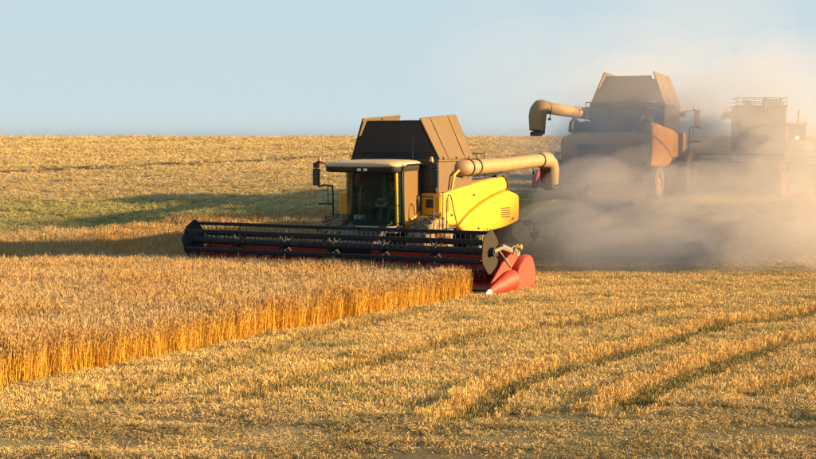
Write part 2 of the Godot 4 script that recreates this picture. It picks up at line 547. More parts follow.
func plant_field():
	var r := RandomNumberGenerator.new()
	r.seed = 4711
	var wheat_meshes := []
	var tuft_meshes := []
	var tangle_meshes := []
	for i in 5: wheat_meshes.append(wheat_clump(r, 13))
	for i in 5: tuft_meshes.append(stubble_tuft(r, 13))
	for i in 4: tangle_meshes.append(straw_tangle(r, 36, 0.05))
	for i in 2: tangle_meshes.append(straw_tangle(r, 80, 0.11))
	var wheat := [[], [], [], [], []]
	var tufts := [[], [], [], [], []]
	var tangles := [[], [], [], [], [], []]
	# standing wheat
	for i in 95000:
		var z := -r.randf_range(16, 62)
		var x := r.randf_range(-24, 6)
		if x < 0.36 * z - 3.0: continue
		if not in_wheat(x, z): continue
		var n := patch.get_noise_2d(x * 0.8, z * 0.8)
		var s := r.randf_range(0.85, 1.15)
		var c := Color(1, 1, 1).lerp(Color(1.08, 0.9, 0.62), clampf(n * 1.6 + 0.3, 0, 1))
		c = c * r.randf_range(0.8, 1.12)
		wheat[r.randi() % 5].append([turned(r, Vector3(x, ground_at(x, z), z), s, 0.98 + n * 0.14 + r.randfn(0, 0.05), 0.06), c])
	# the edge of the crop, where the stalks stand in view from foot to ear
	for i in 9000:
		var lz := r.randf_range(4.2, 32.0)
		var lx := r.randf_range(4.0, 5.35)
		var t := deg_to_rad(NEAR_TURN)
		var x := NEAR_AT.x + cos(t) * lx + sin(t) * lz
		var z := NEAR_AT.z - sin(t) * lx + cos(t) * lz
		if not in_wheat(x, z) or in_wheat(x + 0.35, z + 0.25): continue
		var c := Color(1.05, 0.93, 0.7) * r.randf_range(0.8, 1.12)
		wheat[r.randi() % 5].append([turned(r, Vector3(x, ground_at(x, z), z), r.randf_range(0.85, 1.15), r.randf_range(0.7, 1.02), 0.09), c])
	# stubble and straw on the cut ground near by
	for i in 190000:
		var z := -r.randf_range(17, 56)
		var x := r.randf_range(-1, 1) * (0.3 * -z + 3.0)
		if in_wheat(x, z): continue
		var p := Vector3(x, ground_at(x, z), z)
		var rr := rut(x, z)
		var hl := headland(z, x)
		var n := patch.get_noise_2d(x * 1.5, z * 3.0)
		var c := Color(1.0, 0.95, 0.85).lerp(Color(0.52, 0.6, 0.5), clampf(n * 2.0 - 0.1, 0, 1)) * r.randf_range(0.75, 1.15)
		c = c.lerp(Color(0.55, 0.54, 0.43), hl * clampf(0.55 + n, 0, 1))
		if r.randf() < 0.74:
			if n < -0.5 or r.randf() < hl * 0.6 + 0.2 * n: continue
			if rr > 0.05: continue
			p = in_row(x, z, r)
			tufts[r.randi() % 5].append([turned(r, p, r.randf_range(0.8, 1.2), r.randf_range(0.5, 0.9) * (1.0 - 0.4 * hl), 0.15), c])
		else:
			var big := lumps.get_noise_2d(x * 0.7, z * 1.4 + 30.0) > 0.22
			if r.randf() < hl * 0.35: continue
			tangles[4 + r.randi() % 2 if big and r.randf() < 0.4 else r.randi() % 4].append([turned(r, p, r.randf_range(0.4, 0.75), r.randf_range(0.5, 1.2), 0.12), c * 0.9])
	# taller rows left along the wheel tracks
	for k in RUTS:
		var line: Array = k[1]
		for i in line.size() - 1:
			var long: float = line[i].distance_to(line[i + 1])
			for q in int(long * 220.0):
				var p: Vector2 = line[i].lerp(line[i + 1], r.randf()) + Vector2(r.randf_range(-1.3, 1.3), r.randf_range(-1.3, 1.3))
				var rg := ridge(p.x, p.y)
				if r.randf() > rg * 1.3 or rut(p.x, p.y) > 0.4 or in_wheat(p.x, p.y): continue
				var c := Color(1.05, 0.92, 0.7) * r.randf_range(0.8, 1.15)
				tufts[r.randi() % 5].append([turned(r, Vector3(p.x, ground_at(p.x, p.y), p.y), r.randf_range(0.8, 1.2), r.randf_range(0.9, 1.5) * (0.5 + 0.5 * k[0]), 0.12), c])
	# and pressed straw inside them, plus dark weed tufts added for the rut shade
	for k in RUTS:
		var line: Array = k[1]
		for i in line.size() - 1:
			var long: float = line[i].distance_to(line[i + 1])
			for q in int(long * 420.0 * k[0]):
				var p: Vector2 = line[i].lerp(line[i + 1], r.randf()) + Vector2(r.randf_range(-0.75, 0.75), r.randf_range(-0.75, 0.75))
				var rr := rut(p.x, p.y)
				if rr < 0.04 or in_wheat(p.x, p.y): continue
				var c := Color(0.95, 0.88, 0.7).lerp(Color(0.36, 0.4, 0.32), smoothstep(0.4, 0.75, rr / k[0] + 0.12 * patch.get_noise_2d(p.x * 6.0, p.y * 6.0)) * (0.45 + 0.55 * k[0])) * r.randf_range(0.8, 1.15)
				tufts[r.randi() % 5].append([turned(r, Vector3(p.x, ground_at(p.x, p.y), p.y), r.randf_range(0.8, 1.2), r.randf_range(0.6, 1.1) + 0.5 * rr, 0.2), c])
	# the hillside
	for i in 100000:
		var q := r.randf()
		var z := -(50.0 + 105.0 * q * q)
		var x := r.randf_range(-1, 1) * (0.32 * -z + 3.0)
		if in_wheat(x, z): continue
		var p := Vector3(x, ground_at(x, z), z)
		var n := patch.get_noise_2d(x * 0.35, z * 1.6)
		if n < -0.4 and r.randf() < 0.6: continue
		var track := absf(-z - (76.0 + (x + 20.9) * 0.7 + 1.5 * patch.get_noise_2d(x * 0.3, 7.0)))
		if track < 1.1 and x < -2 and r.randf() < 0.9: continue
		var c := Color(1.0, 0.97, 0.9).lerp(Color(0.8, 0.86, 0.7), clampf(n * 1.2, 0, 1)) * r.randf_range(0.75, 1.2)
		var strip: float = smoothstep(53, 56, -z) * (1.0 - smoothstep(63, 66, -z + n)) * (1.0 - smoothstep(-2, 4, x))
		c = c.lerp(Color(0.5, 0.68, 0.42), strip * 0.6)  # same strip, the dust's shade tinted into the straw
		var s := lerpf(1.0, 2.2, smoothstep(50, 120, -z))
		if r.randf() < 0.6: tufts[r.randi() % 5].append([turned(r, p, s * r.randf_range(0.9, 1.5), lerpf(0.7, 1.2, q) * r.randf_range(0.6, 1.2), 0.15), c])
		else: tangles[r.randi() % 6].append([turned(r, p, s * r.randf_range(0.8, 1.5), r.randf_range(0.8, 1.8), 0.12), c])
	scatter("standing_wheat", wheat_meshes, straw("ripe wheat", Color(1, 1, 1), Color(0.5, 0.4, 0.25)), wheat, "ripe golden wheat still standing in front of the harvester", "wheat")
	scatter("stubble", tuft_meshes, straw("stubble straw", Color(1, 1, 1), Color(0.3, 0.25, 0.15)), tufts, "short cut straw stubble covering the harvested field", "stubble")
	scatter("loose_straw", tangle_meshes, straw("loose straw", Color(1, 1, 1), Color(0.25, 0.2, 0.12)), tangles, "loose chopped straw lying in tangles on the stubble", "straw")

# ---------------------------------------------------------------- combine harvester
func wheel(parent: Node, at: Vector3, radius: float, width: float, rim_r: float, lugs: int, outward: float):
	var w := holder("wheel", parent)
	w.position = at
	var t := Shape.new()
	var h := width * 0.5
	var p := [Vector2(rim_r, -h * 0.8), Vector2(rim_r + 0.04, -h * 0.95), Vector2(lerpf(rim_r, radius, 0.5), -h * 1.0), Vector2(radius - 0.09, -h * 0.97), Vector2(radius - 0.045, -h * 0.85), Vector2(radius - 0.03, 0), Vector2(radius - 0.045, h * 0.85), Vector2(radius - 0.09, h * 0.97), Vector2(lerpf(rim_r, radius, 0.5), h), Vector2(rim_r + 0.04, h * 0.95), Vector2(rim_r, h * 0.8)]
	t.lathe(p, Vector3.ZERO, Vector3.RIGHT, 40)
	for k in lugs:
		for s in [-1, 1]:
			var a: float = TAU * (k + (0.5 if s > 0 else 0.0)) / lugs
			var d := Vector3(0, cos(a), sin(a))
			var e := Vector3(0, -sin(a), cos(a))
			var along: Vector3 = (Vector3.RIGHT * 0.8 + e * 0.55 * s).normalized()
			var b := Basis(along, d, along.cross(d).normalized())
			t.box(d * (radius - 0.035) + Vector3.RIGHT * s * h * 0.5, Vector3(h * 1.1, 0.09, 0.06), 0.015, b)
	piece("tyre", t, M.rubber, w)
	var r := Shape.new()
	r.lathe([Vector2(rim_r + 0.01, -h * 0.8), Vector2(rim_r - 0.04, -h * 0.6), Vector2(rim_r - 0.05, 0.0), Vector2(rim_r - 0.04, h * 0.6), Vector2(rim_r + 0.01, h * 0.8)], Vector3.ZERO, Vector3.RIGHT, 32)
	var o := outward * h * 0.25
	r.lathe([Vector2(rim_r - 0.03, o), Vector2(rim_r * 0.6, o + outward * 0.05), Vector2(rim_r * 0.35, o + outward * 0.05), Vector2(rim_r * 0.32, o + outward * 0.16), Vector2(0.0, o + outward * 0.17)], Vector3.ZERO, Vector3.RIGHT, 32)
	for k in 8:
		var a := TAU * k / 8
		r.tube([Vector3(o + outward * 0.03, cos(a) * rim_r * 0.48, sin(a) * rim_r * 0.48), Vector3(o + outward * 0.09, cos(a) * rim_r * 0.48, sin(a) * rim_r * 0.48)], 0.022, 6)
	piece("rim", r, M.yellow, w)

func slab4(s: Shape, a: Vector3, b: Vector3, c: Vector3, d: Vector3, thick: float):
	# a flat four-sided sheet with thickness
	var n := (b - a).cross(d - a).normalized() * thick * 0.5
	s.loft([PackedVector3Array([a - n, b - n, c - n, d - n]), PackedVector3Array([a + n, b + n, c + n, d + n])], true, false)

func make_combine() -> Node3D:
	var root := holder("combine_harvester", self)
	var s: Shape
	# --- running gear
	s = Shape.new()
	s.box(Vector3(0, 1.2, -2.7), Vector3(1.7, 0.9, 6.4), 0.04)
	s.box(Vector3(0, 1.0, 0), Vector3(2.3, 0.36, 0.42), 0.03)
	s.box(Vector3(0, 0.72, -4.0), Vector3(2.4, 0.22, 0.26), 0.03)
	s.box(Vector3(0, 1.95, -3.1), Vector3(3.0, 0.9, 4.9), 0.03)
	piece("chassis", s, M.black, root)
	for x in [-1, 1]:
		wheel(root, Vector3(x * 1.62, 0.98, 0), 1.0, 0.78, 0.48, 22, x)
		wheel(root, Vector3(x * 1.45, 0.68, -4.0), 0.7, 0.5, 0.34, 18, x)
	# --- feeder house
	s = Shape.new()
	var fa := Vector3(0, 1.45, 0.7)
	var fb := Vector3(0, 0.75, 2.15)
	var fr := []
	for q in [[fa, 0.42], [fb, 0.36]]:
		var c: Vector3 = q[0]
		fr.append(PackedVector3Array([c + Vector3(-0.72, -q[1], -0.1), c + Vector3(0.72, -q[1], -0.1), c + Vector3(0.72, q[1], 0.1), c + Vector3(-0.72, q[1], 0.1)]))
	s.loft(fr, true, false)
	for x in [-0.5, 0.5]: s.tube([Vector3(x, 0.7, 0.5), Vector3(x, 0.5, 2.0)], 0.06, 8)
	piece("feeder_house", s, M.black, root)
	# --- body panels
	for sx in [1, -1]:
		var up := [Vector2(-0.9, 1.64), Vector2(-0.9, 2.66), Vector2(-1.6, 2.79), Vector2(-2.6, 2.9), Vector2(-4.0, 3.02), Vector2(-5.3, 3.12), Vector2(-5.55, 3.08), Vector2(-5.68, 2.95), Vector2(-5.74, 2.68), Vector2(-4.6, 2.5), Vector2(-3.6, 2.27), Vector2(-2.7, 1.97), Vector2(-1.95, 1.6)]
		var low := [Vector2(-2.0, 1.585), Vector2(-2.7, 1.935), Vector2(-3.6, 2.235), Vector2(-4.6, 2.465), Vector2(-5.76, 2.64), Vector2(-6.4, 2.52), Vector2(-6.58, 2.46), Vector2(-6.66, 2.34), Vector2(-6.66, 1.6), Vector2(-6.5, 1.48), Vector2(-5.5, 1.34), Vector2(-3.9, 1.24), Vector2(-2.9, 1.27), Vector2(-2.3, 1.37)]
		s = Shape.new()
		s.panel(up, [Vector2(0.0, 1.56 * sx), Vector2(0.03, 1.61 * sx), Vector2(0.06, 1.635 * sx), Vector2(0.09, 1.64 * sx)], 1.45 * sx)
		piece("side_panel", s, M.yellow, root)
		s = Shape.new()
		s.panel(low, [Vector2(0.0, 1.57 * sx), Vector2(0.025, 1.63 * sx), Vector2(0.05, 1.665 * sx), Vector2(0.08, 1.67 * sx)], 1.45 * sx)
		piece("side_panel", s, M.yellow, root)
		for q in [[-1.5, 1.95, 1.645], [-3.1, 2.55, 1.645], [-3.4, 1.42, 1.675], [-6.1, 1.62, 1.675]]:
			s = Shape.new()
			s.box(Vector3(q[2] * sx, q[1], q[0]), Vector3(0.02, 0.07, 0.16), 0.008)
			s.box(Vector3((q[2] + 0.014) * sx, q[1] + 0.015, q[0]), Vector3(0.016, 0.02, 0.12), 0.004)
			piece("latch", s, M.black, root)
		s = Shape.new()
		for k in 5: s.box(Vector3(1.672 * sx, 1.72 + k * 0.075, -5.5), Vector3(0.02, 0.035, 0.7), 0.006)
		piece("louver", s, M.black, root)
		s = Shape.new()
		s.box(Vector3(1.675 * sx, 1.55, -5.9), Vector3(0.014, 0.05, 0.12), 0.005)
		piece("reflector", s, M.amber, root)
		s = Shape.new()
		s.tube([Vector3(1.645 * sx, 2.62, -1.1), Vector3(1.7 * sx, 2.6, -1.12), Vector3(1.7 * sx, 2.1, -1.12), Vector3(1.645 * sx, 2.08, -1.1)], 0.014, 6)
		piece("grab_handle", s, M.black, root)
		# dark rear quarter trim behind the upper panel
		s = Shape.new()
		s.tube([Vector3(1.5 * sx, 3.1, -5.0), Vector3(1.5 * sx, 3.2, -5.5), Vector3(1.5 * sx, 3.05, -5.85), Vector3(1.5 * sx, 2.7, -5.95)], 0.09, 10)
		piece("trim", s, M.black, root)
		# front wing beside the cab
		s = Shape.new()
		var wz := -0.55 if sx > 0 else -0.02
		s.box(Vector3(1.36 * sx, 2.14, wz - 0.2), Vector3(0.74, 1.1, 0.4), 0.05)
		var wing := piece("front_wing", s, M.yellow, root)
		if sx > 0:
			s = Shape.new()
			s.box(Vector3(1.36, 2.36, wz), Vector3(0.3, 0.27, 0.03), 0.01)
			s.box(Vector3(1.36, 2.36, wz + 0.01), Vector3(0.22, 0.19, 0.03), 0.01)
			piece("vent", s, M.black, wing)
			s = Shape.new()
			s.box(Vector3(1.36, 1.93, wz), Vector3(0.34, 0.12, 0.03), 0.01)
			piece("vent", s, M.black, wing)
	# rear hood
	s = Shape.new()
	var hood := [Vector2(-5.6, 2.7), Vector2(-6.5, 2.6), Vector2(-7.0, 2.35), Vector2(-7.2, 1.95), Vector2(-7.1, 1.45), Vector2(-5.6, 1.4)]
	s.panel(hood, [Vector2(0.0, 1.3), Vector2(0.05, 1.42), Vector2(0.15, 1.46)], -1.42)
	piece("rear_hood", s, M.yellow, root)
	s = Shape.new()
	for k in 6: s.box(Vector3(0, 1.62 + k * 0.11, -7.16), Vector3(1.6, 0.06, 0.1), 0.01)
	piece("grille", s, M.black, root)
	s = Shape.new()
	s.box(Vector3(0, 1.08, -6.5), Vector3(2.5, 0.62, 1.1), 0.08)
	s.box(Vector3(0, 0.8, -7.15), Vector3(2.7, 0.06, 0.6), 0.02, Basis(Vector3.RIGHT, -0.5))
	piece("straw_chopper", s, M.black, root)
	# engine deck
	s = Shape.new()
	s.box(Vector3(0, 2.75, -4.3), Vector3(2.9, 0.75, 2.5), 0.08)
	s.box(Vector3(-0.5, 3.2, -4.2), Vector3(1.4, 0.4, 1.8), 0.1)
	s.tube([Vector3(0.6, 3.1, -3.6), Vector3(0.6, 3.75, -3.6), Vector3(0.6, 3.88, -3.75)], 0.08, 12)
	piece("engine_cover", s, M.black, root)
	s = Shape.new()
	for y in [3.72, 3.96]: s.tube([Vector3(1.3, y, -3.1), Vector3(1.3, y - 0.04, -4.6), Vector3(-1.3, y - 0.04, -4.6), Vector3(-1.3, y, -3.1)], 0.022, 8)
	for q in [Vector3(1.3, 0, -3.2), Vector3(1.3, 0, -4.0), Vector3(1.3, 0, -4.6), Vector3(-1.3, 0, -4.6), Vector3(-1.3, 0, -3.6)]: s.tube([q + Vector3(0, 3.05, 0), q + Vector3(0, 3.94, 0)], 0.022, 8)
	piece("deck_railing", s, M.black, root)
	# --- grain tank
	s = Shape.new()
	s.box(Vector3(0, 3.2, -1.83), Vector3(3.22, 1.05, 2.45), 0.05)
	s.box(Vector3(0, 3.73, -1.83), Vector3(3.3, 0.07, 2.5), 0.02)
	piece("grain_tank", s, M.cover, root)
	s = Shape.new()
	s.box(Vector3(0, 3.2, -0.585), Vector3(3.1, 0.92, 0.04), 0.015)
	piece("tank_front", s, M.black, root)
	s = Shape.new()
	slab4(s, Vector3(-1.6, 3.77, -0.62), Vector3(1.6, 3.77, -0.62), Vector3(0.98, 4.98, -0.5), Vector3(-0.96, 4.98, -0.5), 0.05)
	slab4(s, Vector3(-1.5, 3.93, -0.58), Vector3(1.5, 3.93, -0.58), Vector3(1.48, 3.98, -0.57), Vector3(-1.48, 3.98, -0.57), 0.06)
	s.tube([Vector3(-0.96, 4.98, -0.5), Vector3(0.98, 4.98, -0.5)], 0.035, 8)
	piece("tank_cover", s, M.cover_shaded, root)
	for sx in [1, -1]:
		s = Shape.new()
		var a := Vector3(1.63 * sx, 3.77, -0.66)
		var b := Vector3(1.63 * sx, 3.77, -3.05)
		var c := Vector3(1.06 * sx, 5.2, -2.86)
		var d := Vector3(1.06 * sx, 5.06, -0.42)
		slab4(s, a, b, c, d, 0.05)
		for e in [[a, d], [b, c], [d, c]]: s.tube([e[0], e[1]], 0.032, 8)
		var rib0 := a.lerp(b, 0.5)
		var rib1 := d.lerp(c, 0.5)
		s.tube([rib0 - Vector3(0.03 * sx, 0, 0), rib1 - Vector3(0.03 * sx, 0, 0)], 0.03, 6)
		for e in [0.25, 0.75]:
			var o := Vector3(0.028 * sx, 0.012, 0)
			s.tube([a.lerp(b, e) + o, d.lerp(c, e) + o], 0.012, 6)
		for e in [0.12, 0.5, 0.88]: s.box(a.lerp(b, e) + Vector3(0.02 * sx, 0.03, 0), Vector3(0.06, 0.09, 0.16), 0.012)
		piece("tank_cover", s, M.cover, root)
	s = Shape.new()
	slab4(s, Vector3(-1.6, 3.77, -3.07), Vector3(1.6, 3.77, -3.07), Vector3(0.98, 5.02, -2.92), Vector3(-0.98, 5.02, -2.92), 0.05)
	s.tube([Vector3(-0.98, 5.02, -2.92), Vector3(0.98, 5.02, -2.92)], 0.035, 8)
	piece("tank_cover", s, M.cover_shaded, root)
	# --- unloading auger, folded back along the left side
	var auger := holder("unloading_auger", root)
	s = Shape.new()
	s.tube([Vector3(1.78, 3.48, -2.2), Vector3(1.78, 3.52, -4.6)], 0.245, 24)
	s.tube([Vector3(1.78, 3.515, -4.5), Vector3(1.78, 3.65, -8.3)], 0.235, 24)
	piece("tube", s, M.auger, auger)
	s = Shape.new()
	s.tube([Vector3(1.3, 3.4, -1.95), Vector3(1.55, 3.45, -1.98), Vector3(1.7, 3.47, -2.08), Vector3(1.78, 3.48, -2.22), Vector3(1.78, 3.48, -2.4)], [0.25, 0.26, 0.265, 0.265, 0.26], 20)
	piece("elbow", s, M.auger, auger)
	for q in [[2.35, 0.285], [2.95, 0.27], [8.15, 0.262]]:
		s = Shape.new()
		var y: float = lerpf(3.48, 3.65, (q[0] - 2.2) / 6.3)
		s.lathe([Vector2(0.2, -0.035), Vector2(q[1], -0.03), Vector2(q[1], 0.03), Vector2(0.2, 0.035)], Vector3(1.78, y, -q[0]), Vector3(0, 0, 1), 28)
		piece("clamp_ring", s, M.black, auger)
	s = Shape.new()
	s.tube([Vector3(1.78, 3.65, -8.2), Vector3(1.78, 3.66, -8.5), Vector3(1.78, 3.62, -8.76), Vector3(1.79, 3.48, -8.95), Vector3(1.8, 3.25, -9.03), Vector3(1.82, 2.75, -9.1)], [0.255, 0.29, 0.33, 0.35, 0.345, 0.27], 24)
	piece("spout", s, M.auger, auger)
	s = Shape.new()
	s.box(Vector3(1.8, 3.0, -8.76), Vector3(0.46, 0.8, 0.16), 0.06, Basis(Vector3.RIGHT, 0.2))
	s.box(Vector3(1.81, 2.62, -9.1), Vector3(0.4, 0.18, 0.4), 0.08)
	piece("spout_boot", s, M.black, auger)
	s = Shape.new()
	s.tube([Vector3(1.78, 3.4, -7.6), Vector3(1.8, 3.22, -7.6), Vector3(1.82, 3.2, -7.72)], 0.02, 6)
	s.box(Vector3(1.8, 3.2, -7.65), Vector3(0.1, 0.09, 0.16), 0.02)
	piece("work_lamp", s, M.black, auger)
	s = Shape.new()
	s.tube([Vector3(1.7, 2.8, -1.35), Vector3(1.72, 3.25, -1.5), Vector3(1.76, 3.4, -1.75)], 0.045, 8)
	piece("auger_strut", s, M.yellow, auger)
	s = Shape.new()
	for k in 5:
		var z := -2.2 - k * 0.35
		s.tube([Vector3(1.5, 3.0 + 0.03 * k, z), Vector3(1.62, 3.14, z - 0.12), Vector3(1.55, 3.12, z - 0.35)], 0.035, 7)
	piece("hydraulic_hose", s, M.black, auger)
	# --- cab
	var cab := holder("cab", root)
	s = Shape.new()
	s.box(Vector3(0, 1.6, 0.15), Vector3(2.05, 0.12, 1.5), 0.03)
	s.box(Vector3(0, 2.5, -0.5), Vector3(2.0, 1.85, 0.08), 0.02)
	for sx in [-1, 1]:
		s.tube([Vector3(0.99 * sx, 1.62, 0.58), Vector3(1.0 * sx, 2.6, 0.62), Vector3(1.0 * sx, 3.48, 0.66)], 0.04, 8)
		s.box(Vector3(1.0 * sx, 2.5, -0.47), Vector3(0.1, 1.95, 0.12), 0.02)
	piece("cab_frame", s, M.black, cab)
	s = Shape.new()
	s.tube([Vector3(0.93, 1.72, 0.84), Vector3(0.94, 2.6, 0.9), Vector3(0.94, 3.4, 0.95)], [0.035, 0.045, 0.06], 8)
	piece("yellow_tube", s, M.yellow, cab)  # yellow tube just inside one edge of the windscreen
	var sill := Shape.new()
	var wind := Shape.new()
	wind.smooth(true)
	var rows := 6
	var colsn := 20
	var at := func(i: int, j: int) -> Vector3:
		var x := -1.0 + 2.0 * i / colsn
		var t := float(j) / rows
		return Vector3(x * lerpf(0.98, 1.0, t), lerpf(1.68, 3.44, t), 0.58 + 0.08 * t + (0.62 + 0.12 * t) * pow(maxf(0.0, 1.0 - x * x), 0.62))
	for i in colsn:
		for j in rows:
			var e := [at.call(i, j), at.call(i + 1, j), at.call(i + 1, j + 1), at.call(i, j + 1)]
			wind.tri(e[0], e[3], e[2]); wind.tri(e[0], e[2], e[1])
	piece("windscreen", wind, M.glass, cab)
	var low_edge := []
	var top_edge := []
	for i in colsn + 1:
		low_edge.append(at.call(i, 0) + Vector3(0, -0.02, 0.01))
		top_edge.append(at.call(i, rows) + Vector3(0, 0.01, 0))
	sill.tube(low_edge, 0.035, 8)
	piece("windscreen_sill", sill, M.roof, cab)
	s = Shape.new()
	s.tube(top_edge, 0.03, 8)
	piece("windscreen_frame", s, M.black, cab)
	s = Shape.new()
	s.tube([at.call(6, 0) + Vector3(0, 0.03, 0.03), at.call(9, 3) + Vector3(0, 0, 0.03)], 0.012, 6)
	s.tube([at.call(8, 1) + Vector3(0, 0.1, 0.02), at.call(9, 4) + Vector3(0, 0.1, 0.02)], 0.014, 6)
	piece("wiper", s, M.black, cab)
	for sx in [-1, 1]:
		var door := holder("cab_door", cab)
		s = Shape.new()
		slab4(s, Vector3(1.02 * sx, 1.95, -0.42), Vector3(1.02 * sx, 1.72, 0.56), Vector3(1.03 * sx, 3.44, 0.62), Vector3(1.03 * sx, 3.44, -0.42), 0.008)
		piece("pane", s, M.doorglass, door)
		s = Shape.new()
		slab4(s, Vector3(1.02 * sx, 1.62, -0.44), Vector3(1.02 * sx, 1.62, 0.5), Vector3(1.03 * sx, 1.72, 0.56), Vector3(1.03 * sx, 2.12, -0.44), 0.05)
		piece("lower_panel", s, M.yellow, door)
		s = Shape.new()
		s.tube([Vector3(1.04 * sx, 1.7, 0.57), Vector3(1.05 * sx, 3.44, 0.63), Vector3(1.05 * sx, 3.46, -0.4), Vector3(1.04 * sx, 2.1, -0.42)], 0.025, 8)
		piece("door_frame", s, M.black, door)
		s = Shape.new()
		s.tube([Vector3(1.05 * sx, 2.25, -0.3), Vector3(1.1 * sx, 2.25, -0.28), Vector3(1.1 * sx, 2.6, -0.25), Vector3(1.05 * sx, 2.6, -0.25)], 0.015, 6)
		piece("handle", s, M.steel, door)
	# roof: a wide cap with a visor that runs out over the windscreen
	s = Shape.new()
	var plan := [Vector2(-1.1, -0.5), Vector2(1.1, -0.5), Vector2(1.16, 0.3), Vector2(1.26, 1.2), Vector2(1.32, 1.55), Vector2(1.12, 1.7), Vector2(0.6, 1.78), Vector2(0, 1.82), Vector2(-0.6, 1.78), Vector2(-1.12, 1.7), Vector2(-1.32, 1.55), Vector2(-1.26, 1.2), Vector2(-1.16, 0.3)]
	var rr := []
	for l in [[3.6, 0.99, 0.0], [3.64, 1.0, 0.0], [3.69, 0.98, 0.0], [3.73, 0.9, 0.0], [3.76, 0.7, 0.0], [3.775, 0.4, 0.0]]:
		var ring := PackedVector3Array()
		for p in plan: ring.append(Vector3(p.x * l[1], l[0] - 0.03 * maxf(0.0, p.y - 0.3) * l[1], 0.5 + (p.y - 0.5) * l[1]))
		rr.append(ring)
	s.loft(rr)
	piece("cab_roof", s, M.roof, cab)
	s = Shape.new()
	var vis := []
	for l in [[3.42, 0.93], [3.44, 0.965], [3.62, 0.975]]:
		var ring := PackedVector3Array()
		for p in plan: ring.append(Vector3(p.x * l[1], l[0] - 0.03 * maxf(0.0, p.y - 0.3), 0.5 + (p.y - 0.5) * l[1]))
		vis.append(ring)
	s.loft(vis)
	piece("roof_lining", s, M.black, cab)
	for x in [-1.02, -0.8, 0.1, 0.32, 0.8, 1.02]:
		var lamp := holder("work_lamp", cab)
		var z: float = 1.78 - 0.16 * x * x - (0.05 if absf(x) > 0.9 else 0.0)
		s = Shape.new()
		s.box(Vector3(x, 3.47, z - 0.05), Vector3(0.17, 0.11, 0.1), 0.02)
		piece("housing", s, M.black, lamp)
		s = Shape.new()
		s.box(Vector3(x, 3.47, z + 0.005), Vector3(0.13, 0.08, 0.02), 0.008)
		piece("lens", s, M.lens, lamp)
	s = Shape.new()
	s.tube([Vector3(0.85, 3.7, -0.3), Vector3(0.85, 4.55, -0.32)], [0.012, 0.006], 6)
	piece("antenna", s, M.steel, cab)
	# mirrors and beacons
	for q in [[-1.0, 1.05, -1.93], [1.0, 0.62, 2.14]]:
		var sx: float = q[0]
		var mz: float = q[1]
		var mx: float = q[2]
		var mir := holder("mirror", cab)
		s = Shape.new()
		s.tube([Vector3(1.15 * sx, 3.6, mz + 0.1), Vector3(mx, 3.68, mz), Vector3(mx, 2.95, mz)], 0.025, 8)
		piece("arm", s, M.black, mir)
		s = Shape.new()
		s.box(Vector3(mx, 3.2, mz), Vector3(0.26, 0.55, 0.1), 0.04, Basis(Vector3.UP, 0.2 * sx))
		s.box(Vector3(mx, 3.58, mz), Vector3(0.24, 0.17, 0.1), 0.04, Basis(Vector3.UP, 0.2 * sx))
		piece("housing", s, M.black, mir)
		s = Shape.new()
		s.box(Vector3(mx, 3.2, mz - 0.05), Vector3(0.22, 0.5, 0.012), 0.004, Basis(Vector3.UP, 0.2 * sx))
		piece("glass", s, M.mirror, mir)
		var bea := holder("beacon", cab)
		s = Shape.new()
		var bc := Vector3(mx - 0.12 * sx, 3.7, mz)
		s.lathe([Vector2(0.0, 0.17), Vector2(0.045, 0.16), Vector2(0.06, 0.1), Vector2(0.065, 0.0)], bc, Vector3.UP, 14)
		piece("lens", s, M.amber, bea)
		s = Shape.new()
		s.lathe([Vector2(0.065, 0.02), Vector2(0.075, 0.0), Vector2(0.07, -0.05), Vector2(0.0, -0.05)], bc, Vector3.UP, 14)
		piece("base", s, M.black, bea)
	# inside the cab
	s = Shape.new()
	s.box(Vector3(0.22, 2.08, 0.0), Vector3(0.52, 0.14, 0.5), 0.05)
	s.box(Vector3(0.22, 2.5, -0.27), Vector3(0.5, 0.75, 0.13), 0.05, Basis(Vector3.RIGHT, -0.12))
	s.box(Vector3(0.22, 2.98, -0.33), Vector3(0.28, 0.2, 0.1), 0.04)
	s.box(Vector3(0.22, 1.84, 0.0), Vector3(0.36, 0.36, 0.36), 0.03)
	piece("driver_seat", s, M.interior, cab)
	s = Shape.new()
	s.box(Vector3(-0.2, 2.3, 0.2), Vector3(0.22, 0.12, 0.6), 0.03)
	s.box(Vector3(-0.62, 2.0, -0.1), Vector3(0.42, 0.7, 0.4), 0.04)
	s.box(Vector3(0.5, 2.5, 0.55), Vector3(0.28, 0.22, 0.05), 0.02, Basis(Vector3.UP, -0.3))
	s.tube([Vector3(0.5, 1.65, 0.6), Vector3(0.5, 2.45, 0.57)], 0.025, 8)
	piece("console", s, M.interior, cab)
	s = Shape.new()
	s.box(Vector3(-0.62, 1.83, 0.55), Vector3(0.3, 0.34, 0.28), 0.03)
	piece("cool_box", s, M.pale, cab)
	var steer := holder("steering_wheel", cab)
	s = Shape.new()
	var loop := []
	var tb := Basis(Vector3.RIGHT, 0.55)
	for k in 25: loop.append(Vector3(0.22, 2.42, 0.56) + tb * Vector3(cos(TAU * k / 24.0) * 0.21, 0, sin(TAU * k / 24.0) * 0.21))
	s.tube(loop, 0.018, 8, false)
	for k in 3: s.tube([Vector3(0.22, 2.41, 0.56), Vector3(0.22, 2.42, 0.56) + tb * Vector3(cos(TAU * k / 3.0) * 0.2, 0, sin(TAU * k / 3.0) * 0.2)], 0.014, 6)
	piece("ring", s, M.pale, steer)
	s = Shape.new()
	s.tube([Vector3(0.22, 1.65, 0.82), Vector3(0.22, 2.1, 0.74), Vector3(0.22, 2.41, 0.56)], [0.06, 0.05, 0.035], 8)
	piece("column", s, M.interior, steer)
	# --- platform, railings and steps
	s = Shape.new()
	s.box(Vector3(1.6, 1.54, 0.05), Vector3(1.15, 0.06, 1.3), 0.01)
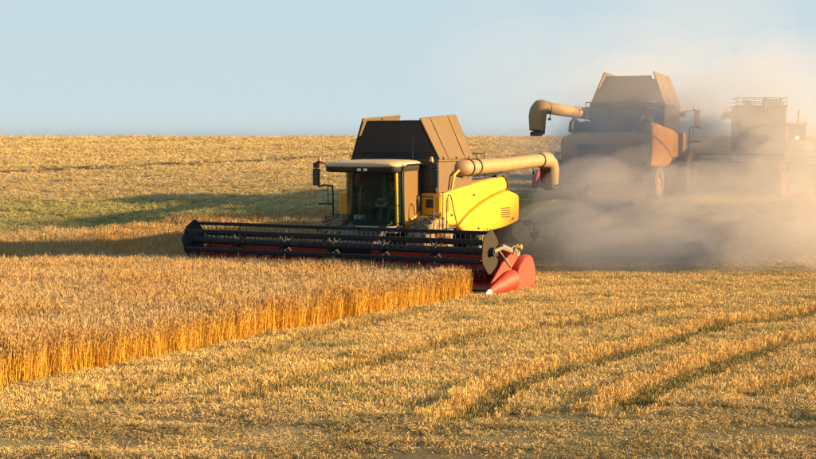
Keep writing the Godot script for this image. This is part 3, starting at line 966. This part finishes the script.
	s.box(Vector3(-1.45, 1.54, 0.3), Vector3(0.9, 0.06, 0.9), 0.01)
	s.box(Vector3(0, 1.5, 0.95), Vector3(2.1, 0.05, 0.5), 0.01)
	piece("platform", s, M.steel, root)
	s = Shape.new()
	s.tube([Vector3(2.1, 1.56, -0.25), Vector3(2.1, 2.5, -0.28), Vector3(2.1, 2.68, -0.4), Vector3(2.1, 2.6, -0.55), Vector3(2.1, 1.72, -0.95), Vector3(2.1, 1.6, -0.85), Vector3(2.1, 1.6, -0.3)], 0.02, 8)
	s.tube([Vector3(2.1, 1.56, 0.0), Vector3(2.1, 2.75, 0.0)], 0.02, 8)
	s.tube([Vector3(2.1, 1.56, 0.62), Vector3(2.1, 2.62, 0.62), Vector3(2.1, 2.66, 0.4), Vector3(2.1, 2.64, 0.12)], 0.02, 8)
	s.tube([Vector3(2.1, 2.1, 0.62), Vector3(2.1, 2.1, 0.05)], 0.018, 8)
	s.tube([Vector3(1.55, 1.56, 0.66), Vector3(1.55, 2.66, 0.66), Vector3(2.1, 2.62, 0.62)], 0.02, 8)
	piece("railing", s, M.black, root)
	s = Shape.new()
	for k in 4: s.box(Vector3(2.3 + 0.06 * k, 1.35 - 0.3 * k, 0.3), Vector3(0.26, 0.04, 0.5), 0.01)
	for z in [0.04, 0.56]: s.tube([Vector3(2.15, 1.5, z), Vector3(2.5, 0.4, z)], 0.025, 8)
	piece("ladder", s, M.black, root)
	s = Shape.new()
	s.tube([Vector3(-1.78, 1.5, 0.25), Vector3(-1.8, 2.2, 0.25), Vector3(-1.82, 2.92, 0.25)], 0.03, 8)
	s.tube([Vector3(-1.82, 2.9, 0.25), Vector3(-2.1, 2.92, 0.3), Vector3(-2.32, 2.88, 0.35)], 0.03, 8)
	s.tube([Vector3(-1.8, 2.3, 0.25), Vector3(-2.05, 2.32, 0.3), Vector3(-2.28, 2.3, 0.35)], 0.03, 8)
	s.tube([Vector3(-1.98, 2.9, 0.27), Vector3(-1.98, 2.32, 0.27)], 0.018, 8)
	s.tube([Vector3(-2.05, 1.5, 0.3), Vector3(-2.07, 1.95, 0.3)], 0.02, 6)
	s.box(Vector3(-2.0, 1.5, 0.3), Vector3(0.55, 0.12, 0.5), 0.03)
	piece("hand_rail", s, M.black, root)
	# rear lamps on their bracket
	for sx in [1, -1]:
		var rl := holder("rear_lamp", root)
		s = Shape.new()
		s.tube([Vector3(1.5 * sx, 1.5, -6.3), Vector3(1.85 * sx, 1.52, -6.75), Vector3(1.92 * sx, 1.5, -7.2), Vector3(1.92 * sx, 1.35, -7.4), Vector3(1.92 * sx, 1.05, -7.42)], 0.03, 8)
		s.box(Vector3(1.88 * sx, 1.46, -6.9), Vector3(0.16, 0.2, 0.34), 0.04)
		s.box(Vector3(1.92 * sx, 0.98, -7.42), Vector3(0.34, 0.22, 0.14), 0.03)
		s.tube([Vector3(1.92 * sx, 0.9, -7.42), Vector3(1.92 * sx, 0.72, -7.44)], 0.04, 8)
		piece("bracket", s, M.black, rl)
		s = Shape.new()
		s.box(Vector3(1.92 * sx, 0.98, -7.5), Vector3(0.28, 0.16, 0.03), 0.01)
		piece("lens", s, M.redlens, rl)
	s = Shape.new()
	s.box(Vector3(-1.25, 2.75, -6.3), Vector3(0.12, 0.1, 0.1), 0.02)
	piece("marker_lamp", s, M.amber, root)
	# --- header
	make_header(root)
	return root

func make_header(root: Node):
	var h := holder("header", root)
	var s := Shape.new()
	var W := 5.35
	# back wall and table
	s.panel([Vector2(-W, 0.3), Vector2(W, 0.3), Vector2(W, 1.05), Vector2(-W, 1.05)], [Vector2(0, 2.12), Vector2(0.02, 2.14)], 2.04, 2, false)
	s.box(Vector3(0, 1.1, 2.05), Vector3(2 * W, 0.16, 0.18), 0.03)
	for k in 9: s.box(Vector3(-W + 0.4 + k * (2 * W - 0.8) / 8.0, 0.7, 2.155), Vector3(0.06, 0.7, 0.03), 0.01)
	slab4(s, Vector3(-W, 0.3, 2.1), Vector3(W, 0.3, 2.1), Vector3(W, 0.16, 3.5), Vector3(-W, 0.16, 3.5), 0.04)
	piece("header_table", s, M.red, h)
	s = Shape.new()
	for k in 140:
		var x := -W + 0.05 + k * (2 * W - 0.1) / 139.0
		s.loft([PackedVector3Array([Vector3(x - 0.022, 0.14, 3.5), Vector3(x + 0.022, 0.14, 3.5), Vector3(x + 0.022, 0.18, 3.5), Vector3(x - 0.022, 0.18, 3.5)]), PackedVector3Array([Vector3(x - 0.004, 0.15, 3.62), Vector3(x + 0.004, 0.15, 3.62), Vector3(x + 0.004, 0.16, 3.62), Vector3(x - 0.004, 0.16, 3.62)])], true, false)
	piece("knife_bar", s, M.steel, h)
	# cross auger with its two flights
	s = Shape.new()
	s.tube([Vector3(-W + 0.1, 0.6, 2.55), Vector3(W - 0.1, 0.6, 2.55)], 0.19, 20)
	s.smooth(true)
	for sx in [-1, 1]:
		var n := 160
		for k in n:
			var e := []
			for q in [k, k + 1]:
				var u: float = q / float(n)
				var a: float = u * TAU * 8.0 * sx
				var x: float = sx * lerpf(W - 0.15, 0.75, u)
				var d := Vector3(0, cos(a), sin(a))
				e.append(Vector3(x, 0.6, 2.55) + d * 0.18)
				e.append(Vector3(x, 0.6, 2.55) + d * 0.32)
			s.tri(e[0], e[1], e[3]); s.tri(e[0], e[3], e[2])
	s.smooth(false)
	piece("cross_auger", s, M.red, h)
	# reel
	var rc := Vector3(0, 1.2, 3.12)
	var turn := deg_to_rad(98.0)
	s = Shape.new()
	s.tube([rc + Vector3(-5.3, 0, 0), rc + Vector3(5.25, 0, 0)], 0.105, 18)
	piece("reel_tube", s, M.reel, h)
	var dirs := []
	for k in 6: dirs.append(Vector3(0, sin(turn + k * TAU / 6), cos(turn + k * TAU / 6)))
	var rng := RandomNumberGenerator.new()
	rng.seed = 88
	for k in 6:
		var bat := holder("reel_bat", h)
		var c: Vector3 = rc + dirs[k] * 0.56
		s = Shape.new()
		s.tube([c + Vector3(-5.2, 0, 0), c + Vector3(5.2, 0, 0)], 0.034, 8)
		s.box(c + Vector3(0, -0.045, 0.0), Vector3(10.35, 0.065, 0.03), 0.008)
		piece("bar", s, M.reel, bat)
		s = Shape.new()
		for q in 62:
			var x := -5.1 + q * 10.2 / 61.0
			var p := c + Vector3(x, -0.06, 0)
			var end := p + Vector3(rng.randfn(0, 0.008), -0.29, -0.06 + rng.randfn(0, 0.012))
			s.tube([p, p.lerp(end, 0.5) + Vector3(0, 0, 0.015), end], 0.011, 4)
		var tn := piece("tines", s, M.reel, bat)
		tn.set_meta("kind", "stuff")
	for x in [-3.5, -1.75, 0.0, 1.75, 3.5]:
		s = Shape.new()
		for k in 6:
			var d: Vector3 = dirs[k]
			var e := d.cross(Vector3.RIGHT).normalized()
			var p := rc + Vector3(x, 0, 0)
			slab4(s, p + d * 0.1 - e * 0.05, p + d * 0.56 - e * 0.022, p + d * 0.56 + e * 0.022, p + d * 0.1 + e * 0.05, 0.018)
		s.tube([rc + Vector3(x - 0.05, 0, 0), rc + Vector3(x + 0.05, 0, 0)], 0.17, 18)
		piece("reel_spider", s, M.reel, h)
	for sx in [-1, 1]:
		s = Shape.new()
		var hexa := []
		for k in 6:
			# corners of the plate, each cut off a little
			for o in [-0.12, 0.12]:
				var a: float = turn + k * TAU / 6 + o
				hexa.append(Vector2(rc.z + cos(a) * 0.56, rc.y + sin(a) * 0.65))
		s.panel(hexa, [Vector2(0.0, 5.26 * sx), Vector2(0.012, 5.275 * sx)], 5.245 * sx, 0, false)
		var plate := piece("reel_end_plate", s, M.plate if sx > 0 else M.reel, h)
		s = Shape.new()
		s.tube([Vector3(5.25 * sx, rc.y, rc.z), Vector3((5.42 if sx > 0 else 5.6) * sx, rc.y, rc.z)], 0.13 if sx > 0 else 0.2, 18)
		piece("hub", s, M.reel, plate)
		# arm that carries the reel, with its lift ram
		s = Shape.new()
		s.tube([Vector3(5.4 * sx, 1.12, 2.0), Vector3(5.4 * sx, 1.3, 2.5), Vector3(5.4 * sx, 1.22, 3.2)], 0.06, 8)
		s.box(Vector3(5.4 * sx, 1.24, 2.3), Vector3(0.09, 0.16, 0.7), 0.02, Basis(Vector3.RIGHT, -0.25))
		piece("reel_arm", s, M.steel, h)
		s = Shape.new()
		s.tube([Vector3(5.42 * sx, 0.7, 2.1), Vector3(5.42 * sx, 0.98, 2.5)], 0.045, 10)
		s.tube([Vector3(5.42 * sx, 0.98, 2.5), Vector3(5.42 * sx, 1.22, 2.85)], 0.025, 8)
		s.tube([Vector3(5.44 * sx, 1.05, 1.95), Vector3(5.5 * sx, 1.35, 1.8), Vector3(5.46 * sx, 1.2, 1.5), Vector3(5.3 * sx, 1.1, 1.4)], 0.022, 8)
		s.tube([Vector3(5.4 * sx, 1.0, 1.7), Vector3(5.5 * sx, 1.22, 1.55), Vector3(5.46 * sx, 1.3, 1.85), Vector3(5.4 * sx, 1.22, 2.1)], 0.018, 8)
		s.box(Vector3(5.35 * sx, 1.08, 1.6), Vector3(0.2, 0.24, 0.3), 0.04)
		piece("lift_ram", s, M.steel, h)
		s = Shape.new()
		s.box(Vector3(5.42 * sx, 1.24, 1.42), Vector3(0.12, 0.14, 0.12), 0.03)
		piece("drive_cover", s, M.yellow, h)
		# end sheet, divider and its shield
		s = Shape.new()
		s.panel([Vector2(1.5, 0.05), Vector2(3.4, 0.02), Vector2(3.3, 0.35), Vector2(2.6, 0.85), Vector2(2.0, 1.1), Vector2(1.5, 1.1)], [Vector2(0, 5.4 * sx), Vector2(0.02, 5.42 * sx)], 5.36 * sx, 0, false)
		piece("end_sheet", s, M.red, h)
		s = Shape.new()
		var cone := []
		for q in [[2.2, 0.64, 0.34, 0.0], [2.5, 0.6, 0.3, 0.01], [3.0, 0.44, 0.21, 0.01], [3.45, 0.3, 0.12, 0.02], [3.72, 0.19, 0.07, 0.03]]:
			var ring := PackedVector3Array()
			var base: float = q[3]
			for k in 10:
				var a := TAU * (k + 0.5) / 10
				ring.append(Vector3(5.52 * sx + q[2] * 0.75 * cos(a), base + (q[1] - base) * (0.5 + 0.5 * sin(a)), q[0]))
			cone.append(ring)
		s.loft(cone)
		var div := piece("crop_divider", s, M.red, h)
		s = Shape.new()
		s.tube([Vector3(5.52 * sx, 0.11, 3.7), Vector3(5.52 * sx, 0.1, 3.82), Vector3(5.52 * sx, 0.085, 3.9)], [0.085, 0.055, 0.01], 10)
		piece("tip", s, M.white, div)
		s = Shape.new()
		s.panel([Vector2(2.12, 0.0), Vector2(2.16, 0.12), Vector2(2.14, 0.42), Vector2(1.9, 0.72), Vector2(1.5, 0.97), Vector2(1.2, 1.0), Vector2(1.0, 0.9), Vector2(0.84, 0.6), Vector2(0.82, 0.2), Vector2(0.95, 0.03), Vector2(1.2, -0.04), Vector2(1.9, -0.06)], [Vector2(0, 5.6 * sx), Vector2(0.02, 5.64 * sx), Vector2(0.05, 5.66 * sx)], 5.44 * sx)
		piece("end_shield", s, M.red, h)

# ---------------------------------------------------------------- the driver
func body_mesh(bones: Array, cell: float) -> ArrayMesh:
	# tapered capsules joined by a smooth minimum, meshed as surface nets
	var lo := Vector3.ONE * 1e9
	var hi := -lo
	for b in bones:
		for e in [0, 1]:
			var p: Vector3 = b[e]
			lo = lo.min(p - Vector3.ONE * (b[2 + e] + 2.0 * cell))
			hi = hi.max(p + Vector3.ONE * (b[2 + e] + 2.0 * cell))
	var n := Vector3i((hi - lo) / cell) + Vector3i.ONE
	var f := PackedFloat32Array()
	f.resize(n.x * n.y * n.z)
	for z in n.z:
		for y in n.y:
			for x in n.x:
				var p := lo + Vector3(x, y, z) * cell
				var d := 1.0
				for b in bones:
					var ab: Vector3 = b[1] - b[0]
					var t := clampf((p - b[0]).dot(ab) / maxf(ab.length_squared(), 1e-6), 0, 1)
					var q: float = p.distance_to(b[0] + ab * t) - lerpf(b[2], b[3], t)
					var k := maxf(0.05 - absf(d - q), 0.0) / 0.05
					d = minf(d, q) - k * k * 0.0125
				f[(z * n.y + y) * n.x + x] = d
	var at := {}
	var st := SurfaceTool.new()
	st.begin(Mesh.PRIMITIVE_TRIANGLES)
	st.set_smooth_group(0)
	var g := func(x, y, z): return f[(z * n.y + y) * n.x + x]
	for z in n.z - 1:
		for y in n.y - 1:
			for x in n.x - 1:
				var sum := Vector3.ZERO
				var cnt := 0
				for e in [[0,0,0,1,0,0],[0,1,0,1,1,0],[0,0,1,1,0,1],[0,1,1,1,1,1],[0,0,0,0,1,0],[1,0,0,1,1,0],[0,0,1,0,1,1],[1,0,1,1,1,1],[0,0,0,0,0,1],[1,0,0,1,0,1],[0,1,0,0,1,1],[1,1,0,1,1,1]]:
					var a: float = g.call(x + e[0], y + e[1], z + e[2])
					var b: float = g.call(x + e[3], y + e[4], z + e[5])
					if (a < 0) != (b < 0):
						sum += Vector3(x + e[0], y + e[1], z + e[2]).lerp(Vector3(x + e[3], y + e[4], z + e[5]), a / (a - b))
						cnt += 1
				if cnt: at[Vector3i(x, y, z)] = lo + sum / cnt * cell
	for c in at:
		for ax in 3:
			var u := [Vector3i(0, 1, 0), Vector3i(0, 0, 1), Vector3i(1, 0, 0)][ax] as Vector3i
			var v := [Vector3i(0, 0, 1), Vector3i(1, 0, 0), Vector3i(0, 1, 0)][ax] as Vector3i
			var w := [Vector3i(1, 0, 0), Vector3i(0, 1, 0), Vector3i(0, 0, 1)][ax] as Vector3i
			var a: float = g.call(c.x, c.y, c.z)
			var b: float = g.call(c.x + w.x, c.y + w.y, c.z + w.z)
			if (a < 0) == (b < 0): continue
			if not (at.has(c - u) and at.has(c - v) and at.has(c - u - v)): continue
			var q := [at[c], at[c - u], at[c - u - v], at[c - v]]
			if a > 0: q.reverse()
			for i in [0, 2, 1, 0, 3, 2]: st.add_vertex(q[i])
	st.generate_normals()
	return st.commit()

func make_driver(frame: Transform3D):
	var p := holder("person", self)
	p.transform = frame
	tag(p, "driver in a green shirt seated behind the harvester's windscreen", "person")
	var hips := Vector3(0.22, 2.24, -0.1)
	var bones := [[hips + Vector3(-0.09, 0, 0), hips + Vector3(0.09, 0, 0), 0.14, 0.14], [hips, hips + Vector3(0, 0.28, -0.04), 0.15, 0.15], [hips + Vector3(-0.08, 0.42, -0.05), hips + Vector3(0.08, 0.42, -0.05), 0.13, 0.13], [hips + Vector3(0, 0.45, -0.05), hips + Vector3(0, 0.6, -0.02), 0.07, 0.055]]
	for sx in [-1, 1]:
		var sh: Vector3 = hips + Vector3(0.18 * sx, 0.46, -0.05)
		var el: Vector3 = hips + Vector3(0.25 * sx, 0.2, 0.16)
		var wr: Vector3 = hips + Vector3(0.16 * sx, 0.24, 0.42)
		bones.append([sh, el, 0.06, 0.048])
		bones.append([el, wr, 0.045, 0.032])
		var kn: Vector3 = hips + Vector3(0.14 * sx, 0.0, 0.44)
		bones.append([hips + Vector3(0.1 * sx, -0.02, 0), kn, 0.09, 0.065])
		bones.append([kn, kn + Vector3(0.0, -0.46, 0.08), 0.062, 0.045])
		bones.append([kn + Vector3(0, -0.48, 0.06), kn + Vector3(0.02 * sx, -0.5, 0.24), 0.045, 0.035])
	var o := MeshInstance3D.new()
	o.name = "body"
	o.mesh = body_mesh(bones, 0.028)
	o.material_override = M.shirt
	p.add_child(o)
	var hc := hips + Vector3(0, 0.73, 0.01)
	var head := [[hc + Vector3(0, 0.03, -0.02), hc + Vector3(0, 0.02, 0.0), 0.098, 0.095], [hc + Vector3(0, -0.04, 0.03), hc + Vector3(0, -0.08, 0.05), 0.065, 0.045], [hc + Vector3(0, 0.01, 0.09), hc + Vector3(0, -0.03, 0.115), 0.012, 0.016], [hc + Vector3(0, -0.06, -0.02), hc + Vector3(0, -0.17, -0.03), 0.055, 0.06]]
	for sx in [-1, 1]: head.append([hc + Vector3(0.095 * sx, 0.01, -0.01), hc + Vector3(0.1 * sx, -0.03, -0.01), 0.018, 0.014])
	o = MeshInstance3D.new()
	o.name = "head"
	o.mesh = body_mesh(head, 0.012)
	o.material_override = M.skin
	p.add_child(o)
	var s := Shape.new()
	s.lathe([Vector2(0.0, 0.125), Vector2(0.06, 0.115), Vector2(0.1, 0.07), Vector2(0.112, 0.02), Vector2(0.108, -0.01)], hc + Vector3(0, 0.04, -0.03), Vector3.UP, 20)
	piece("hair", s, M.interior, p)
	for sx in [-1, 1]:
		var wr: Vector3 = hips + Vector3(0.16 * sx, 0.24, 0.42)
		var hb := [[wr, wr + Vector3(0.0, 0.01, 0.09), 0.03, 0.034]]
		for k in 4:
			var q := wr + Vector3(-0.03 + 0.02 * k, 0.015, 0.1)
			hb.append([q, q + Vector3(0, 0.015, 0.05), 0.01, 0.009])
			hb.append([q + Vector3(0, 0.015, 0.05), q + Vector3(0, -0.02, 0.075), 0.009, 0.008])
		hb.append([wr + Vector3(-0.03 * sx, 0.0, 0.04), wr + Vector3(-0.06 * sx, 0.0, 0.09), 0.012, 0.01])
		o = MeshInstance3D.new()
		o.name = "hand"
		o.mesh = body_mesh(hb, 0.008)
		o.material_override = M.skin
		p.add_child(o, true)

# ---------------------------------------------------------------- the older machine in the dust
func make_old_machine() -> Node3D:
	var root := holder("old_combine", self)
	var s := Shape.new()
	s.box(Vector3(-0.35, 2.35, -1.6), Vector3(2.4, 2.7, 3.2), 0.06)
	for k in 7: s.box(Vector3(-1.4 + k * 0.35, 2.5, 0.02), Vector3(0.06, 2.3, 0.06), 0.01)
	s.box(Vector3(-0.35, 3.74, -1.6), Vector3(2.5, 0.1, 3.3), 0.03)
	piece("grain_tank", s, M.oldpaint, root)
	s = Shape.new()
	s.box(Vector3(0, 1.2, -1.9), Vector3(1.7, 0.6, 5.2), 0.05)
	s.box(Vector3(0, 0.95, 0), Vector3(2.3, 0.3, 0.3), 0.03)
	s.box(Vector3(-0.3, 1.9, -4.2), Vector3(2.0, 1.5, 2.2), 0.2)
	piece("chassis", s, M.oldpaint, root)
	for q in [[-0.2, 4.05, 0.06, 0.2], [0.0, 4.0, 0.035, -0.8], [0.55, 4.0, 0.05, 0.05], [0.75, 3.9, 0.035, -0.6], [-1.2, 3.95, 0.03, 0.0]]:
		s = Shape.new()
		s.tube([Vector3(q[0], 3.4, q[3] - 0.1), Vector3(q[0], q[1], q[3] - 0.1)], q[2], 8)
		s.tube([Vector3(q[0], q[1], q[3] - 0.1), Vector3(q[0], q[1] + 0.08, q[3] - 0.02)], q[2] * 1.3, 8)
		piece("exhaust_pipe", s, M.black, root)
	s = Shape.new()
	for y in [3.95, 4.15]: s.tube([Vector3(-1.5, y, 0.0), Vector3(0.85, y, 0.0), Vector3(0.85, y, -3.0), Vector3(-1.5, y, -3.0), Vector3(-1.5, y, 0.0)], 0.02, 6)
	for x in [-1.5, -0.7, 0.1, 0.85]: s.tube([Vector3(x, 3.75, 0.0), Vector3(x, 4.16, 0.0)], 0.022, 6)
	for x in [-0.95, -0.55]: s.tube([Vector3(x, 1.2, 0.12), Vector3(x, 3.9, 0.12)], 0.022, 6)
	for k in 9: s.tube([Vector3(-0.95, 1.3 + k * 0.3, 0.12), Vector3(-0.55, 1.3 + k * 0.3, 0.12)], 0.018, 6)
	piece("ladder_and_rail", s, M.black, root)
	s = Shape.new()
	s.tube([Vector3(-1.75, 3.3, -0.6), Vector3(-1.8, 3.4, -3.0), Vector3(-1.8, 3.3, -5.2)], 0.16, 12)
	piece("unloading_auger", s, M.oldpaint, root)
	s = Shape.new()
	s.box(Vector3(0.3, 3.95, -2.3), Vector3(0.8, 0.4, 0.7), 0.06)
	s.lathe([Vector2(0.0, 0.3), Vector2(0.2, 0.28), Vector2(0.24, 0.0)], Vector3(-0.8, 3.79, -2.2), Vector3.UP, 16)
	piece("air_intake", s, M.oldpaint, root)
	var cab := holder("cab", root)
	s = Shape.new()
	s.box(Vector3(1.3, 1.85, -0.3), Vector3(0.92, 0.5, 1.1), 0.04)
	s.box(Vector3(1.3, 2.88, -0.3), Vector3(1.02, 0.12, 1.25), 0.04)
	for x in [0.88, 1.72]:
		for z in [-0.8, 0.2]: s.box(Vector3(x, 2.45, z), Vector3(0.06, 0.8, 0.06), 0.01)
	piece("cab_frame", s, M.yellow, cab)
	s = Shape.new()
	slab4(s, Vector3(0.9, 2.1, 0.22), Vector3(1.7, 2.1, 0.22), Vector3(1.7, 2.82, 0.22), Vector3(0.9, 2.82, 0.22), 0.01)
	piece("windscreen", s, M.doorglass, cab)
	s = Shape.new()
	s.box(Vector3(1.45, 1.56, 0.1), Vector3(1.5, 0.06, 0.9), 0.02)
	s.tube([Vector3(1.4, 2.9, -0.2), Vector3(1.42, 3.55, -0.2)], 0.05, 8)
	s.tube([Vector3(2.15, 1.56, 0.45), Vector3(2.15, 2.1, 0.45), Vector3(1.5, 2.1, 0.5)], 0.025, 6)
	piece("platform", s, M.black, cab)
	var lamp := holder("headlamp", cab)
	s = Shape.new()
	s.lathe([Vector2(0.0, -0.1), Vector2(0.08, -0.06), Vector2(0.11, 0.02)], Vector3(1.3, 2.2, 0.34), Vector3(0, 0, 1), 16)
	piece("housing", s, M.black, lamp)
	s = Shape.new()
	s.lathe([Vector2(0.1, 0.02), Vector2(0.06, 0.045), Vector2(0.0, 0.055)], Vector3(1.3, 2.2, 0.34), Vector3(0, 0, 1), 16)
	piece("lamp_glass", s, M.glow, lamp)
	var l := OmniLight3D.new()
	l.name = "glint_light"  # weak light added around the glint
	l.position = Vector3(1.3, 2.2, 0.5)
	l.light_color = Color(1, 0.86, 0.62)
	l.light_energy = 0.02
	l.light_size = 0.1
	l.omni_range = 15
	l.shadow_enabled = true
	lamp.add_child(l)
	for x in [-1, 1]:
		wheel(root, Vector3(x * 1.35, 0.78, 0), 0.8, 0.55, 0.4, 18, x)
		wheel(root, Vector3(x * 1.1, 0.5, -4.3), 0.5, 0.36, 0.26, 14, x)
	var h := holder("header", root)
	s = Shape.new()
	s.box(Vector3(0.3, 0.55, 2.0), Vector3(5.0, 0.7, 0.1), 0.02)
	s.box(Vector3(0.3, 0.22, 2.6), Vector3(5.0, 0.06, 1.2), 0.02)
	for x in [-2.2, 2.8]: s.panel([Vector2(2.0, 0.1), Vector2(3.7, 0.1), Vector2(3.2, 0.5), Vector2(2.0, 0.95)], [Vector2(0, x + 0.06)], x - 0.06, 0, false)
	piece("header_table", s, M.oldpaint, h)
	var rc := Vector3(0.3, 0.95, 2.9)
	for k in 5:
		var a := 0.9 + TAU * k / 5
		s = Shape.new()
		s.box(rc + Vector3(0, sin(a) * 0.5, cos(a) * 0.5), Vector3(4.8, 0.12, 0.03), 0.01)
		for x in [-2.2, -0.8, 0.8, 2.2]: s.tube([rc + Vector3(x, 0, 0), rc + Vector3(x, sin(a) * 0.5, cos(a) * 0.5)], 0.02, 6)
		piece("reel_bat", s, M.oldpaint, h)
	s = Shape.new()
	s.tube([rc - Vector3(2.4, 0, 0), rc + Vector3(2.4, 0, 0)], 0.06, 12)
	for x in [-2.45, 2.45]: s.tube([rc + Vector3(x, 0, 0), Vector3(0.3 + x, 1.0, 2.0), Vector3(0.3 + x * 0.5, 1.2, 1.0)], 0.05, 8)
	piece("reel_tube", s, M.oldpaint, h)
	s = Shape.new()
	s.loft([PackedVector3Array([Vector3(-0.6, 0.9, 0.3), Vector3(0.6, 0.9, 0.3), Vector3(0.6, 1.5, 0.1), Vector3(-0.6, 1.5, 0.1)]), PackedVector3Array([Vector3(-0.6, 0.25, 2.0), Vector3(0.6, 0.25, 2.0), Vector3(0.6, 0.8, 2.0), Vector3(-0.6, 0.8, 2.0)])], true, false)
	piece("feeder_house", s, M.oldpaint, root)
	return root

# ---------------------------------------------------------------- dust
func make_dust():
	var root := holder("dust_cloud", self)
	tag(root, "pale tan dust billowing behind the harvesters over the stubble", "dust", "", "stuff")
	var r := RandomNumberGenerator.new()
	r.seed = 99
	var puff := func(p: Vector3, size: Vector3, density: float):
		var f := FogVolume.new()
		f.name = "dust"
		f.shape = RenderingServer.FOG_VOLUME_SHAPE_ELLIPSOID
		f.size = size
		f.position = p
		f.rotation = Vector3(r.randf_range(-0.4, 0.4), r.randf_range(-0.6, 0.6), r.randf_range(-0.2, 0.5))
		var m := FogMaterial.new()
		m.density = density
		m.albedo = DUST
		f.material = m
		root.add_child(f, true)
	# low and thick along the ground behind the machines, then higher billows farther back:
	# [count, first x, last x, z, spread of z, height above ground, spread, sizes, densities, how much thinner to the sun's side]
	for b in [
		[28, 4.6, 15.6, -50.4, 1.4, 0.6, 0.6, Vector2(3, 6.5), Vector2(1.6, 4.0), Vector2(4, 7), Vector2(0.018, 0.034), 0.15],
		[24, 6.0, 16.0, -53.6, 1.0, 1.5, 0.8, Vector2(3, 6), Vector2(1.8, 4.0), Vector2(3.5, 5.5), Vector2(0.022, 0.044), 0.15],
		[36, 6.4, 16.6, -57.2, 0.9, 2.0, 1.1, Vector2(3, 6), Vector2(2.0, 4.4), Vector2(3.5, 5), Vector2(0.022, 0.046), 0.3],
		[14, 7.6, 16.0, -57.5, 1.2, 4.2, 1.0, Vector2(3.5, 8), Vector2(2.5, 5), Vector2(4, 6), Vector2(0.014, 0.03), 0.0],
		[8, 12.8, 18.4, -67.0, 2.0, 1.6, 0.9, Vector2(3, 6), Vector2(2.4, 5), Vector2(4, 7), Vector2(0.016, 0.03), 0.0],
		[7, 4.0, 10.0, -62.0, 1.0, 1.1, 0.6, Vector2(3, 6), Vector2(1.8, 3.6), Vector2(4, 6), Vector2(0.02, 0.04), 0.0],
		[5, 13.8, 17.4, -63.5, 0.8, 1.0, 0.5, Vector2(3, 6), Vector2(1.8, 3.4), Vector2(4, 6), Vector2(0.02, 0.045), 0.0],
		[15, 4.0, 19.0, -68.0, 5.0, 4.8, 2.2, Vector2(7, 14), Vector2(4, 9), Vector2(8, 13), Vector2(0.002, 0.006), 0.0],
	]:
		for i in b[0]:
			var u: float = (i + r.randf()) / float(b[0])
			var x: float = lerpf(b[1], b[2], u)
			var z: float = b[3] + r.randf_range(-b[4], b[4])
			var y: float = land(x, z) + b[5] + r.randf_range(-b[6], b[6])
			var thin: float = 1.0 + b[11] * (1.0 - 2.0 * u)
			puff.call(Vector3(x, y, z), Vector3(r.randf_range(b[7].x, b[7].y), r.randf_range(b[8].x, b[8].y), r.randf_range(b[9].x, b[9].y)), r.randf_range(b[10].x, b[10].y) * thin)

const DUST := Color(0.85, 0.845, 0.875)

func _ready():
	# --- camera
	var cam := Camera3D.new()
	cam.name = "camera"
	cam.position = Vector3(0, 4.45, 0)
	cam.rotation = Vector3(-atan(91.5 / 1485.0), 0, 0)
	cam.fov = rad_to_deg(2.0 * atan(229.5 / 1485.0))
	cam.near = 0.5
	cam.far = 2000
	add_child(cam)
	cam.make_current()
	# --- sky, sun, exposure
	var env := Environment.new()
	env.background_mode = Environment.BG_SKY
	var sky := ProceduralSkyMaterial.new()
	sky.sky_top_color = lin(0.52, 0.71, 0.85)
	sky.sky_horizon_color = lin(0.62, 0.74, 0.76)
	sky.sky_curve = 0.12
	sky.ground_bottom_color = lin(0.3, 0.24, 0.16)
	sky.ground_horizon_color = lin(0.4, 0.36, 0.3)
	sky.sun_angle_max = 4.0
	sky.energy_multiplier = 1.0
	env.sky = Sky.new()
	env.sky.sky_material = sky
	env.background_energy_multiplier = 0.15
	env.tonemap_mode = Environment.TONE_MAPPER_LINEAR
	env.tonemap_exposure = 6.5
	env.volumetric_fog_enabled = true
	env.volumetric_fog_density = 0.0
	env.sdfgi_enabled = true
	env.ssao_enabled = true
	env.ssil_enabled = true
	var we := WorldEnvironment.new()
	we.name = "world_environment"
	we.environment = env
	add_child(we)
	var sun := DirectionalLight3D.new()
	sun.name = "sun"
	var el := deg_to_rad(14.0)
	var az := deg_to_rad(-2.0)
	var to_sun := Vector3(cos(el) * cos(az), sin(el), -cos(el) * sin(az))
	sun.basis = Basis.looking_at(-to_sun)
	sun.light_color = Color(1.0, 0.83, 0.58)
	sun.light_energy = 1.12
	sun.light_angular_distance = 0.9
	sun.shadow_enabled = true
	add_child(sun)
	# --- the field
	make_materials()
	lumps.seed = 5; lumps.frequency = 0.55; lumps.fractal_octaves = 4
	swell.seed = 9; swell.frequency = 0.06; swell.fractal_octaves = 3
	patch.seed = 14; patch.frequency = 0.22; patch.fractal_octaves = 4
	press_ruts()
	make_ground()
	# --- machines
	var near := make_combine()
	tag(near, "yellow combine harvester with black grain tank cutting the standing wheat", "combine harvester", "harvesters at work")
	var far := near.duplicate()
	far.name = "combine_harvester_001"
	add_child(far)
	tag(far, "combine harvester driving away half hidden in dust, unloading auger folded back", "combine harvester", "harvesters at work")
	near.position = NEAR_AT + Vector3(0, land(NEAR_AT.x, NEAR_AT.z), 0)
	near.rotation.y = deg_to_rad(NEAR_TURN)
	far.position = Vector3(10.45, land(10.45, -65.0) + 0.02, -65.0)
	far.rotation.y = deg_to_rad(155.0)
	make_driver(near.transform)
	var old := make_old_machine()
	tag(old, "old boxy harvester with a railed tank and small side cab in the dust", "combine harvester", "harvesters at work")
	old.position = Vector3(17.45, land(17.45, -72.0), -72.0)
	old.rotation.y = deg_to_rad(-8.0)
	# --- crop and straw, then the dust in the air
	plant_field()
	make_dust()
